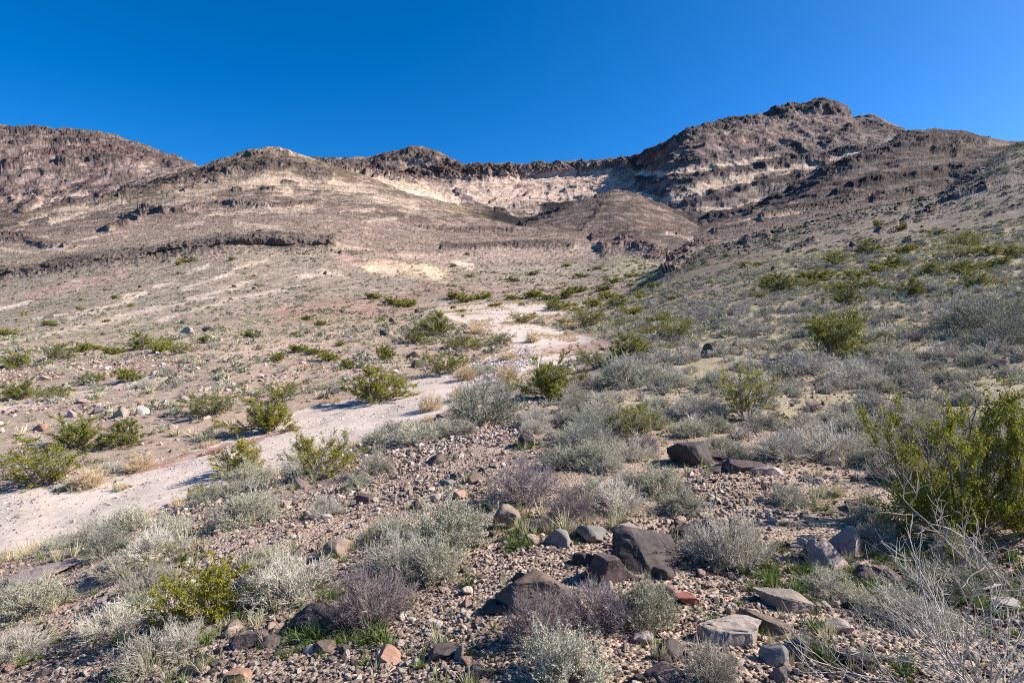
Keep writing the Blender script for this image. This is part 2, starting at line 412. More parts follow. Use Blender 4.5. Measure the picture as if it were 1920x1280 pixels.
# pyramid mound
cliff([(978,428),(1000,415),(1040,400),(1075,390)], 6, 500, 640, 4, (.11,.095,.09), .85)
cliff([(1120,372),(1150,363),(1185,366),(1215,380),(1255,400)], 4, 500, 640, 2.5, DKR, .7)
cliff([(1120,400),(1130,385),(1140,375)], 6, 480, 640, .6, (.13,.11,.10), .6)
cliff([(1080,450),(1105,425),(1120,405)], 4, 400, 640, .5, (.13,.11,.10), .6)
bed([(1040,455),(1060,425),(1075,410)], 2.5, 400, 640, (.31,.26,.22), .5)
bed([(1180,390),(1240,410),(1290,430)], 12, 400, 640, (.27,.215,.18), .6)
# right mountain
for pts, w in [([(1195,332),(1260,330),(1320,324),(1400,310),(1445,304)],4.5), ([(1180,368),(1240,380),(1280,377),(1312,362)],5),
               ([(1320,360),(1345,352),(1400,344)],9), ([(1400,335),(1450,323),(1500,321),(1545,314)],5), ([(1310,402),(1370,397)],4),
               ([(1385,393),(1425,380)],3.5), ([(1455,300),(1480,305)],3), ([(1560,305),(1600,295),(1650,288)],3), ([(1430,350),(1480,330)],2.5)]:
    bed(pts, w * 1.15, 640, 1150, (.60,.51,.38), .9)
bed([(1390,426),(1470,411),(1532,396)], 7, 380, 600, (.60,.50,.37), .9)
bed([(1350,430),(1420,424)], 4, 300, 600, (.40,.33,.27), .6)
bed([(1680,302),(1760,290),(1840,278),(1885,274)], 6, 400, 600, (.37,.31,.25), .7)
bed([(1650,335),(1720,318),(1800,300)], 7, 400, 600, (.33,.28,.225), .6)
bed([(1300,285),(1380,268),(1440,258),(1530,235),(1590,228)], 10, 640, 1050, (.32,.245,.22), .7)
bed([(1350,275),(1420,270),(1500,255)], 5, 640, 1050, (.36,.24,.215), .6)
RM = (.13, .107, .105)
for pts, w, h in [([(1200,303),(1228,290),(1258,274),(1290,258),(1330,247),(1380,236),(1430,228),(1472,222)],9,10), ([(1455,212),(1500,208),(1540,203),(1582,212)],12,12),
               ([(1195,325),(1230,312),(1262,300)],6,8),
               ([(1275,308),(1340,304)],6,6), ([(1395,294),(1440,284),(1500,278)],6,6), ([(1200,347),(1260,342),(1300,346)],8,8),
               ([(1315,338),(1400,324),(1440,313),(1480,311)],9,7), ([(1545,272),(1590,248),(1640,240),(1685,258)],9,8), ([(1540,300),(1590,285),(1640,280)],8,6),
               ([(1290,383),(1360,373),(1400,360)],7,6), ([(1415,352),(1470,344),(1505,330)],8,6), ([(1330,413),(1365,406)],5,4), ([(1480,300),(1530,300),(1560,320)],8,5)]:
    cliff(pts, w, 640, 1150, h * .7, RM)
for pts, w, h in [([(1410,405),(1450,378),(1490,358),(1560,336)],7,5), ([(1430,416),(1500,398),(1560,388),(1625,372)],7,4), ([(1555,322),(1650,290),(1700,265),(1760,262),(1840,270)],13,5),
               ([(1600,348),(1700,333),(1800,315)],9,4), ([(1640,380),(1720,362),(1780,345)],7,4), ([(1570,365),(1600,360)],5,4), ([(1750,285),(1790,290)],8,5), ([(1340,440),(1400,430)],4,3)]:
    cliff(pts, w, 300, 620, h, (.115,.093,.088))

# ------------------------------------------------------------------ the wash
WASH_POLY = [(-520,1155),(-200,1105),(0,1056),(150,1020),(300,960),(420,922),(620,852),(740,806),(850,778),(866,744),(905,726),(960,712),(1010,694),(1060,682),(1140,662),(1160,645),
             (1100,628),(1050,618),(1000,608),(975,598),(1060,590),(1080,578),(1010,570),(900,568),(822,572),(812,585),(845,602),(895,616),(935,628),(960,642),(955,655),(915,668),(880,684),(850,688),
             (790,707),(700,738),(640,752),(560,768),(500,795),(400,832),(300,862),(150,898),(0,918),(-500,1005)]
WASH = inpoly(WASH_POLY, 8, 130, 5.0, 4.0)
bars = np.zeros(DD.shape, np.float32)
wm = (WASH > 0) & (DD > 34)
bars[wm] = sstep(.10, .28, fbm(G[wm] * np.array([.16, .07, .1]), 3, .6, 77)) * sstep(36, 55, DD[wm])
WASH *= 1 - .55 * bars
cob = stroke([(870,700),(930,690),(985,672)], 16, 20, 60)              # cobbles that cross the wash
paint(WASH, (.565, .505, .445), .95)
paint(WASH * sstep(26, 45, DD) , (.50, .445, .41), .7)
paint(WASH * sstep(.0, .35, wx) * (DD < 30), (.52, .455, .415), .6)
paint(stroke([(500,800),(640,765),(760,735),(860,712)], 9, 18, 40, 1.5), (.47,.40,.36), .5)
paint(cob * WASH, (.40, .33, .29), .7)
paint(stroke([(240,885),(330,862),(420,838),(520,815)], 7, 12, 30, 2.5) * (wz > .15), (.24,.12,.09), .7)   # dry red herbs
paint(stroke([(1010,660),(1100,655),(1150,640)], 9, 25, 60, 2.5) * (wz > .1), (.30,.17,.12), .6)
nearw = inpoly([(0,1280),(0,1100),(300,1020),(640,900),(860,800),(960,800),(940,880),(700,980),(620,1040),(760,1140),(900,1280)], 2.5, 14, 8, 12)
paint(nearw, (.42,.34,.29), .7)                                        # stonier, paler spur
openg = np.clip(inpoly([(640,1300),(700,1190),(830,1090),(960,1010),(1150,990),(1300,960),(1280,905),(1300,870),(1480,870),(1580,905),(1500,960),(1300,1010),(1330,1110),(1560,1120),(1750,1180),(1640,1300)], 2, 12, 6, 14)
        + inpoly([(380,1300),(420,1190),(560,1160),(640,1190),(660,1300)], 2, 8, 6, 12) + inpoly([(60,1120),(120,1060),(260,1060),(300,1110),(180,1180)], 3, 10, 6, 10)
        + inpoly([(500,1000),(560,930),(640,890),(760,830),(960,800),(960,880),(860,960),(700,975),(560,1040)], 3, 15, 8, 12), 0, 1)
paint(openg, (.37,.30,.245), .7)
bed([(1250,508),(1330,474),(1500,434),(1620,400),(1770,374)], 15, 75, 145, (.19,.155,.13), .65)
coarse = np.zeros(DD.shape, np.float32)
wm = (WASH > 0) & (DD < 60)
coarse[wm] = sstep(.04, .24, fbm(G[wm] * np.array([.55, .28, .5]), 4, .6, 91))
coarse *= WASH
paint(coarse, (.43, .385, .35), .65)
# large soft patches of tone
tone = np.zeros(DD.shape, np.float32)
for L in np.unique(lev):
    m = lev == L
    tone[m] = fbm(G[m] / (2.0 ** L) * 0.9, 3, 0.6, 71)
ALB *= np.array([1.06, .98, .93], np.float32)
ALB *= (1 + 0.22 * tone)[..., None]
fm = DD > 55
q = G[fm].astype(np.float32)
kf = sstep(55, 140, DD[fm]); k2 = sstep(240, 420, DD[fm])
st1 = fbm(q * np.array([1 / 2.2, 1 / 26.0, 1 / 2.2], np.float32), 4, .6, 301)          # soil streaks running down the fan
st2 = fbm(q * np.array([1 / 60.0, 1 / 60.0, 1 / 7.0], np.float32) + wx[fm][:, None] * .6, 4, .6, 321)   # layered beds
oc = fbm(q / (5.0 + 14 * k2)[:, None], 5, .68, 341, True)
a = ALB[fm]
a *= (1 + kf * (1 - k2) * 0.55 * st1 + k2 * 0.5 * st2)[:, None]
dk = sstep(.30, .62, oc + .35 * st2) * (0.25 * kf + 0.3 * k2) * (1 - sstep(.4, .6, a[:, 0]) * .7)
a *= (1 - dk)[:, None]
ALB[fm] = a

# ------------------------------------------------------------------ bedding: hard dark ledges and soft pale slopes
HARD = np.zeros(DD.shape, np.float32)
fb = DD > 235
q = G[fb].astype(np.float32)
sc_t = q[:, 2] - .10 * q[:, 0] + .03 * q[:, 1] + 5 * fbm(q / 90.0, 3, .5, 601)
lat = fbm(q / 45.0, 4, .6, 611)
z0 = np.zeros_like(sc_t)
h1 = sstep(.02, .16, pnoise(np.stack([sc_t / 13.0, q[:, 0] / 420.0, z0], 1), 5) + .25 * lat)
h2 = sstep(.0, .2, pnoise(np.stack([sc_t / 4.6, q[:, 0] / 160.0, z0], 1), 9) + .45 * lat)
kb = sstep(235, 420, DD[fb])
soft = sstep(.36, .5, ALB[fb][:, 0])
hard = (h1 * .75 + h2 * .45) * kb * (1 - .75 * soft)
HARD[fb] = hard
jt = fbm(q * np.array([1, 1, .25], np.float32) / 6.0, 4, .65, 621, True)
ALB[fb] *= np.array([1.07, 1.05, 1.10], np.float32)
ALB[fb] *= (1 - (.24 * h1 + .15 * h2) * kb * (1 - .8 * soft) * (.6 + .5 * np.clip(jt, -1, 1)))[:, None]
# ------------------------------------------------------------------ relief
Pw = G.reshape(-1, 3).astype(np.float32)
far = DD > 90
nearm = ~far
disp = np.zeros(DD.shape, np.float32)
q = G[far].astype(np.float32)
qs = q * np.array([1, 1, .3], np.float32)
k = sstep(90, 450, DD[far])
hi = fbm(qs / 46.0, 7, 0.56, 101, True)
lo = fbm(q / 150.0, 3, 0.5, 141)
lf = (2.0 ** lev[far])[:, None]
sq = np.array([1, 1, .6], np.float32)
rock = fbm(q * sq / lf * 3.2, 5, 0.7, 201, True)
fine = fbm(q / lf * 7.0, 3, 0.7, 231, True)
jf = fbm(q * sq / lf * 4.5, 4, .68, 621, True)
kk = sstep(500, 900, DD[far])
disp[far] = (k * (hi * (3.0 + 5.6 * kk) + lo * 5.0 * kk) + fine * (0.15 + 0.6 * k) + HARD[far] * (1.3 + 1.2 * kk) * (.7 + .4 * jf) + REL[far] * (0.45 + 0.85 * rock) + CL[far] * fine * 0.8 * k)
qn = G[nearm].astype(np.float32)
kn = 1 - 0.6 * WASH[nearm]
rn = np.clip(DD[nearm] / 12.0, 0.25, 1.0)
disp[nearm] = kn * (fbm(qn / 3.2, 4, 0.5, 161) * 0.16 * rn + fbm(qn / 0.55, 3, 0.55, 171) * 0.035 * np.clip(rn * 1.4, 0, 1)) + REL[nearm] * (0.35 + .75 * fbm(qn / 1.8, 4, .6, 181, True))
disp[:3] = 0
disp *= (np.clip((DD - 1.0) / 2.0, 0.2, 1))
G += NRM * disp[..., None]
disp_rock = CL

BU, BV = project(G)
BU[:3] = -9999; BV[:3] = 9999
NRM = grid_normals(G)
NRM[NRM[..., 2] < 0] *= -1
DD = G[..., 1].copy()
print('terrain grid', G.shape)

# ------------------------------------------------------------------ material helpers
def new_mat(name):
    m = bpy.data.materials.new(name)
    m.use_nodes = True
    nt = m.node_tree
    nt.nodes.clear()
    out = nt.nodes.new("ShaderNodeOutputMaterial")
    b = nt.nodes.new("ShaderNodeBsdfPrincipled")
    nt.links.new(b.outputs[0], out.inputs[0])
    b.inputs['Roughness'].default_value = 0.9
    b.inputs['Specular IOR Level'].default_value = 0.25
    return m, nt, b
def N(nt, t, **kw):
    n = nt.nodes.new(t)
    for k_, v_ in kw.items():
        if k_ in n.inputs.keys():
            n.inputs[k_].default_value = v_
        else:
            setattr(n, k_, v_)
    return n
def ramp(nt, fac, stops, interp='LINEAR'):
    r = nt.nodes.new("ShaderNodeValToRGB")
    r.color_ramp.interpolation = interp
    e = r.color_ramp.elements
    e[0].position, e[0].color = stops[0][0], (*stops[0][1], 1)
    e[1].position, e[1].color = stops[-1][0], (*stops[-1][1], 1)
    for p, c in stops[1:-1]:
        x = e.new(p); x.color = (*c, 1)
    nt.links.new(fac, r.inputs[0])
    return r.outputs[0]
def mixc(nt, a, b, fac, mode='MIX'):
    m = nt.nodes.new("ShaderNodeMix")
    m.data_type = 'RGBA'; m.blend_type = mode
    for s, v in ((0, fac), (6, a), (7, b)):
        if isinstance(v, (int, float)):
            m.inputs[s].default_value = v
        elif isinstance(v, tuple):
            m.inputs[s].default_value = (*v, 1)
        else:
            nt.links.new(v, m.inputs[s])
    return m.outputs[2]

def terrain_mat(name, near):
    m, nt, b = new_mat(name)
    at = N(nt, "ShaderNodeVertexColor", layer_name="alb")
    geo = N(nt, "ShaderNodeNewGeometry")
    pos = geo.outputs['Position']
    def noise(sc, det=4, rough=.6):
        n = N(nt, "ShaderNodeTexNoise", Scale=sc, Detail=det, Roughness=rough)
        nt.links.new(pos, n.inputs['Vector']); return n.outputs[0]
    def voro(sc, feat='F1'):
        n = N(nt, "ShaderNodeTexVoronoi", Scale=sc, feature=feat)
        nt.links.new(pos, n.inputs['Vector']); return n
    c = at.outputs['Color']
    if near == 'ground':
        v = voro(38); v2 = voro(14)
        peb = ramp(nt, v.outputs['Color'], [(0, (.35,.33,.33)), (.35, (.8,.78,.76)), (.6, (1.05,1,.95)), (1, (1.6,1.5,1.4))])
        c = mixc(nt, c, peb, 0.8, 'MULTIPLY')
        p2 = ramp(nt, noise(1.7, 5, .7), [(.3, (.62,.6,.56)), (.5, (1,1,1)), (.72, (1.22,1.17,1.1))])
        c = mixc(nt, c, p2, 0.85, 'MULTIPLY')
        bump = N(nt, "ShaderNodeBump", Strength=0.9, Distance=0.02)
        mx = N(nt, "ShaderNodeMath", operation='ADD')
        iv = N(nt, "ShaderNodeMath", operation='MULTIPLY'); iv.inputs[1].default_value = -1.0
        nt.links.new(v.outputs['Distance'], iv.inputs[0])
        nt.links.new(iv.outputs[0], mx.inputs[0]); nt.links.new(noise(9, 5, .7), mx.inputs[1])
        nt.links.new(mx.outputs[0], bump.inputs['Height'])
    elif near == 'wash':
        v = voro(16)
        peb = ramp(nt, v.outputs['Color'], [(0, (.45,.42,.4)), (.2, (.85,.84,.83)), (1, (1.12,1.1,1.08))])
        c = mixc(nt, c, peb, 0.6, 'MULTIPLY')
        p2 = ramp(nt, noise(.9, 6, .7), [(.35, (.86,.84,.82)), (.5, (1,1,1)), (.7, (1.06,1.05,1.04))])
        c = mixc(nt, c, p2, 0.8, 'MULTIPLY')
        bump = N(nt, "ShaderNodeBump", Strength=0.7, Distance=0.025)
        nt.links.new(noise(7, 5, .75), bump.inputs['Height'])
    elif near == 'mid':
        p2 = ramp(nt, noise(.55, 8, .75), [(.32, (.5,.49,.45)), (.5, (1,1,1)), (.7, (1.3,1.25,1.2))])
        c = mixc(nt, c, p2, 0.8, 'MULTIPLY')
        v = voro(1.3)
        sp = ramp(nt, v.outputs['Distance'], [(.18, (.55,.6,.5)), (.32, (1,1,1))])
        c = mixc(nt, c, sp, 0.55, 'MULTIPLY')
        bump = N(nt, "ShaderNodeBump", Strength=0.8, Distance=0.3)
        nt.links.new(noise(1.5, 6, .75), bump.inputs['Height'])
    else:
        p2 = ramp(nt, noise(.16, 10, .78), [(.33, (.55,.53,.52)), (.5, (1,1,1)), (.68, (1.3,1.27,1.22))])
        c = mixc(nt, c, p2, 0.85, 'MULTIPLY')
        p3 = ramp(nt, noise(1.1, 5, .8), [(.36, (.48,.46,.46)), (.5, (1,1,1)), (.64, (1.42,1.38,1.32))])
        c = mixc(nt, c, p3, 0.95, 'MULTIPLY')
        bump = N(nt, "ShaderNodeBump", Strength=1.0, Distance=2.4)
        nt.links.new(noise(.35, 8, .75), bump.inputs['Height'])
    nt.links.new(c, b.inputs['Base Color'])
    nt.links.new(bump.outputs[0], b.inputs['Normal'])
    b.inputs['Roughness'].default_value = 0.95
    b.inputs['Specular IOR Level'].default_value = 0.15
    return m

def build_mesh(name, V, F, mat=None, colors=None, smooth=True, parent=None, link=True, obj=True):
    """V: n x 3, F: m x 3 or m x 4 array, or a list of such arrays"""
    me = bpy.data.meshes.new(name)
    Fs = F if isinstance(F, list) else [F]
    Fs = [f for f in Fs if len(f)]
    me.vertices.add(len(V))
    me.vertices.foreach_set("co", np.ascontiguousarray(V, np.float32).ravel())
    loops = np.concatenate([f.ravel() for f in Fs]).astype(np.int32)
    sizes = np.concatenate([np.full(len(f), f.shape[1], np.int32) for f in Fs])
    me.loops.add(len(loops))
    me.loops.foreach_set("vertex_index", loops)
    me.polygons.add(len(sizes))
    me.polygons.foreach_set("loop_start", np.concatenate([[0], np.cumsum(sizes)[:-1]]).astype(np.int32))
    me.polygons.foreach_set("use_smooth", np.full(len(sizes), smooth))
    me.update(calc_edges=True)
    if colors is not None:
        a = me.color_attributes.new("alb", 'FLOAT_COLOR', 'POINT')
        a.data.foreach_set("color", np.concatenate([colors, np.ones((len(colors), 1))], 1).astype(np.float32).ravel())
    if mat:
        me.materials.append(mat)
    if not obj:
        return me
    o = bpy.data.objects.new(name, me)
    if link:
        col.objects.link(o)
    if parent:
        o.parent = parent
    return o

def tag(o, label, cat=None, group=None, kind=None):
    if label: o['label'] = label
    if cat: o['category'] = cat
    if group: o['group'] = group
    if kind: o['kind'] = kind
    return o

# ------------------------------------------------------------------ terrain objects
VI = np.arange(NR * NC).reshape(NR, NC)
quads = np.stack([VI[:-1, :-1], VI[:-1, 1:], VI[1:, 1:], VI[1:, :-1]], -1)
face_row = np.repeat(np.arange(NR - 1)[:, None], NC - 1, 1)
wash_face = WASH[:-1, :-1] > 0.5
uc = np.repeat(u_cols[None, :-1], NR - 1, 0)
wash_face[face_row < KROW[5] - 20] = False
mound = (face_row >= KROW[13]) & (face_row < KROW[15]) & (uc > 985) & (uc < 1312)
sel = {
    'dry_wash': wash_face,
    'ground': (face_row < KROW[9]) & ~wash_face,
    'valley_slope': (face_row >= KROW[9]) & (face_row < KROW[12]) & ~wash_face,
    'foothills': (face_row >= KROW[12]) & (face_row < KROW[17]) & ~mound & ~((uc > 1312) & (face_row >= KROW[13])),
    'rocky_mound_hill': mound,
    'mountain_spur': (face_row >= KROW[13]) & (face_row < KROW[15]) & (uc >= 1312),
    'mountains': ((face_row >= KROW[17]) & (uc < 1205)) | ((face_row >= KROW[15]) & (face_row < KROW[17]) & (uc >= 1312) & False),
    'high_peak': ((face_row >= KROW[17]) & (uc >= 1205)) | ((face_row >= KROW[15]) & (face_row < KROW[17]) & (uc >= 1312)),
}
LBL = {
    'dry_wash': ('pale sandy gravel wash winding up the valley floor', 'wash'),
    'ground': ('stony tan desert ground in front and on both sides of the wash', 'ground'),
    'valley_slope': ('scrub dotted slopes rising beyond the wash to a dark rock ridge', 'slope'),
    'foothills': ('tan and cream foothills with pale badland beds', 'hills'),
    'rocky_mound_hill': ('brown pyramid shaped mound in front of the pale basin', 'hill'),
    'mountain_spur': ('dark layered spur below and right of the high peak', 'mountain'),
    'mountains': ('brown left mountain and long cliff rim behind the cream basin', 'mountains'),
    'high_peak': ('highest banded mountain with a dark cliff cap on its summit', 'mountain'),
}
TM = {k_: terrain_mat('terrain_' + k_, k_) for k_ in ('ground', 'wash', 'mid', 'far')}
ALBf = np.clip(ALB.reshape(-1, 3), 0.02, 0.85)
Gf = G.reshape(-1, 3)
for nm, s in sel.items():
    q = quads[s]
    if not len(q): continue
    uq, inv = np.unique(q.ravel(), return_inverse=True)
    mat = TM['wash'] if nm == 'dry_wash' else TM['ground'] if nm == 'ground' else TM['mid'] if nm == 'valley_slope' else TM['far']
    o = build_mesh(nm, Gf[uq], inv.reshape(-1, 4).astype(np.int32), mat, ALBf[uq], True)
    tag(o, LBL[nm][0], LBL[nm][1], None, 'structure')

# ------------------------------------------------------------------ finding places on the terrain
vis = np.zeros(G.shape[:2], bool)
run = np.minimum.accumulate(BV, axis=0)
vis[1:] = BV[1:] < run[:-1] + 0.4
def locate(u, v):
    """point of the visible terrain under a photo pixel -> (position, normal, row)"""
    c = int(np.clip(np.searchsorted(u_cols, u), 1, NC - 2))
    for _ in range(3):                       # columns drift a little with the camera's tilt
        r = int(np.argmax(BV[3:, c] <= v)) + 3
        c = int(np.clip(c + round((u - BU[r, c]) / max(0.5, u_cols[c + 1] - u_cols[c])), 1, NC - 2))
    r = int(np.argmax(BV[3:, c] <= v)) + 3
    a, b = BV[r - 1, c], BV[r, c]
    t = 0.0 if abs(a - b) < 1e-6 else np.clip((a - v) / (a - b), 0, 1)
    return G[r - 1, c] * (1 - t) + G[r, c] * t, NRM[r, c], r

# ------------------------------------------------------------------ plants: twigs as thin tapering tubes, leaves as small blades
def tubes(P, R, ns=3):
    P = np.asarray(P, np.float64); n, k, _ = P.shape
    T = np.gradient(P, axis=1); T /= np.linalg.norm(T, axis=2)[..., None] + 1e-12
    ref = np.where(np.abs(T[:, :1, 2:3]) > .8, np.array([1., 0, 0]), np.array([0, 0, 1.]))
    A = np.cross(T, ref); A /= np.linalg.norm(A, axis=2)[..., None] + 1e-12
    B = np.cross(T, A)
    ang = np.arange(ns) * 2 * math.pi / ns
    V = P[:, :, None, :] + R[:, :, None, None] * (A[:, :, None, :] * np.cos(ang)[None, None, :, None] + B[:, :, None, :] * np.sin(ang)[None, None, :, None])
    idx = np.arange(n * k * ns).reshape(n, k, ns)
    a = idx[:, :-1, :]; b = np.roll(a, -1, 2); d = idx[:, 1:, :]; c = np.roll(d, -1, 2)
    return V.reshape(-1, 3), np.stack([a, b, c, d], -1).reshape(-1, 4)

def unit(v):
    return v / (np.linalg.norm(v, axis=-1)[..., None] + 1e-12)

def grow(rs, S, D, L, k, up=0.0, wig=0.15):
    P = np.empty((len(S), k, 3)); P[:, 0] = S; D = unit(D)
    for i in range(1, k):
        D = unit(D + np.array([0, 0, up]) + rs.normal(size=D.shape) * wig)
        P[:, i] = P[:, i - 1] + D * (L / (k - 1))[:, None]
    return P

def children(rs, P, m, t0, t1, spread, l0, l1, k, up, wig):
    n, kk, _ = P.shape
    par = np.repeat(np.arange(n), m)
    t = rs.uniform(t0, t1, len(par)) * (kk - 1)
    i = np.minimum(t.astype(int), kk - 2); f = (t - i)[:, None]
    S = P[par, i] * (1 - f) + P[par, i + 1] * f
    T = unit(P[par, i + 1] - P[par, i])
    D = unit(T + unit(rs.normal(size=T.shape)) * spread)
    L = rs.uniform(l0, l1, len(par))
    return grow(rs, S, D, L, k, up, wig), par

def join(parts):
    V, F, o = [], [], 0
    for v, f in parts:
        V.append(v); F.append(f + o); o += len(v)
    return np.concatenate(V), np.concatenate(F)

def leaves(rs, C, size, asp=0.5, upness=0.4):
    n = len(C)
    a = unit(rs.normal(size=(n, 3)) + np.array([0, 0, upness])); b = unit(np.cross(a, rs.normal(size=(n, 3))))
    s = (size * rs.uniform(.6, 1.35, n))[:, None]
    V = np.stack([C - a * s * .1, C + a * s * .5 + b * s * asp, C + a * s, C + a * s * .5 - b * s * asp], 1).reshape(-1, 3)
    return V, np.arange(n * 4).reshape(n, 4)

def along(rs, P, m, jit, t0=0.2):
    n, k, _ = P.shape
    par = np.repeat(np.arange(n), m)
    t = rs.uniform(t0, 1, len(par)) * (k - 1)
    i = np.minimum(t.astype(int), k - 2); f = (t - i)[:, None]
    return P[par, i] * (1 - f) + P[par, i + 1] * f + rs.normal(size=(len(par), 3)) * jit

def taper(P, r0, r1):
    k = P.shape[1]
    return np.repeat(np.linspace(r0, r1, k)[None], len(P), 0)

def dome(seed, h=.62, n0=36, n1=7, n2=4, thick=1.0, nleaf=0, leaf=.02, lumpy=.2, ns=3, low=0.06, t1=.3):
    """rounded desert shrub one unit wide: twigs (and leaves) filling a dome"""
    rs = np.random.RandomState(seed)
    az = rs.uniform(0, 2 * math.pi, n0); cz = rs.uniform(low, 1, n0); sz = np.sqrt(1 - cz ** 2)
    D = np.stack([sz * np.cos(az), sz * np.sin(az), cz], 1)
    L = 1 / np.sqrt((sz / .5) ** 2 + (cz / h) ** 2)
    L *= rs.uniform(1 - lumpy, 1 + lumpy * .4, n0) * (1 + .16 * np.sin(az * 3 + seed) + .1 * np.sin(az * 5 + 2 * seed))
    S = D * np.array([.08, .08, 0.0]); S[:, 2] = -.01
    P0 = grow(rs, S, D, L * .92, 5, .05, .13)
    P1, _ = children(rs, P0, n1, t1, .97, .65, .12, .27, 3, .06, .18)
    P2, _ = children(rs, P1, n2, .25, 1.0, .7, .05, .12, 2, .03, .1)
    tw = join([tubes(P0, taper(P0, .0075 * thick, .003 * thick), ns), tubes(P1, taper(P1, .0038 * thick, .0022 * thick), ns), tubes(P2, taper(P2, .0026 * thick, .0012 * thick), 3)])
    lv = None
    if nleaf:
        C = np.concatenate([along(rs, P2, nleaf, .006), along(rs, P1, max(1, nleaf // 2), .008, .5)])
        lv = leaves(rs, C, leaf, .3)
    return tw, lv

def creosote(seed, n0=11, n1=7, n2=6, nleaf=9, leaf=.02, h=.9, spread=.75, thick=1.0, lean=0.0):
    rs = np.random.RandomState(seed)
    az = np.linspace(0, 2 * math.pi, n0, endpoint=False) + rs.uniform(-.35, .35, n0)
    pol = rs.uniform(.12, 1.0, n0) ** .8 * spread
    D = np.stack([np.sin(pol) * np.cos(az) + lean, np.sin(pol) * np.sin(az), np.cos(pol)], 1)
    L = rs.uniform(.62, 1.0, n0) * h
    S = np.stack([np.cos(az) * .05, np.sin(az) * .05, np.full(n0, -.02)], 1)
    P0 = grow(rs, S, D, L, 7, .02, .16)
    P1, _ = children(rs, P0, n1, .12, .95, .8, .16, .36, 5, .06, .18)
    P2, q2 = children(rs, P1, n2, .2, 1.0, .7, .06, .15, 3, .08, .14)
    full = (rs.uniform(size=len(P1)) < .74)[q2]              # some boughs are bare, which opens gaps in the crown
    tw = join([tubes(P0, taper(P0, .013 * thick, .005 * thick), 5), tubes(P1, taper(P1, .006 * thick, .0028 * thick), 3), tubes(P2, taper(P2, .003 * thick, .0015 * thick), 3)])
    C = np.concatenate([along(rs, P2[full], int(nleaf * 1.2), .010), along(rs, P1, nleaf // 3, .012, .5)])
    lv = leaves(rs, C, leaf, .38)
    return tw, lv

def tuft(seed, n=34, w=.03, lean=.5, curl=.25):
    rs = np.random.RandomState(seed)
    az = rs.uniform(0, 2 * math.pi, n); r = rs.uniform(0, .16, n)
    S = np.stack([np.cos(az) * r, np.sin(az) * r, np.full(n, -.02)], 1)
    D = np.stack([np.cos(az) * lean * rs.uniform(0, 1, n), np.sin(az) * lean * rs.uniform(0, 1, n), np.ones(n)], 1)
    P = grow(rs, S, D, rs.uniform(.45, 1.0, n), 4, -.05, curl * .5)
    side = unit(np.cross(D, rs.normal(size=D.shape)))[:, None, :]
    wd = (np.linspace(1, .15, 4) * w)[None, :, None]
    V = np.stack([P - side * wd, P + side * wd], 2).reshape(-1, 3)
    idx = np.arange(n * 8).reshape(n, 4, 2)
    F = np.stack([idx[:, :-1, 0], idx[:, :-1, 1], idx[:, 1:, 1], idx[:, 1:, 0]], -1).reshape(-1, 4)
    return V, F

# ------------------------------------------------------------------ rocks: chipped, faceted bodies
import bmesh
def ico(sub):
    bm = bmesh.new(); bmesh.ops.create_icosphere(bm, subdivisions=sub, radius=1.0)
    V = np.array([v.co[:] for v in bm.verts]); F = np.array([[v.index for v in f.verts] for f in bm.faces]); bm.free()
    return V, F
ICO = {s: ico(s) for s in (1, 2, 3, 4, 5)}
def rock(seed, sub=4, scale=(1, 1, 1), cuts=11, rough=.05, flat=0.0, ragged=0.0):
    rs = np.random.RandomState(seed)
    V, F = ICO[sub]; V = V.copy()
    if flat:
        V = np.sign(V) * np.abs(V) ** .45; V /= np.abs(V).max()
        V[:, 0] += .25 * V[:, 1] * rs.choice([-1, 1])
    if sub > 2 and not flat:
        V = np.sign(V) * np.abs(V) ** .6; V /= np.linalg.norm(V, axis=1).max()
        Q, _ = np.linalg.qr(rs.normal(size=(3, 3))); V = V @ Q
    for i in range(cuts):
        n = unit(rs.normal(size=3)); d = rs.uniform(.34, .66) if sub > 2 else rs.uniform(.42, .76)
        V -= n * np.maximum(V @ n - d, 0)[:, None]
    if flat:
        V[:, 2] = np.clip(V[:, 2], -flat, flat)
    if sub > 2:
        V = V * (1 + rough * fbm(V * 1.7, 5, .55, seed % 90)[:, None]) + .5 * rough * fbm(V * 6, 4, .7, seed % 50, True)[:, None] * unit(V)
        if ragged:
            V[:, :2] *= (1 + ragged * pnoise(V * np.array([.6, .6, 9]), seed % 70))[:, None]
    V = V * np.array(scale) * .5
    V[:, 2] -= V[:, 2].min()
    V[:, 2] -= V[:, 2].max() * .2
    return V, F

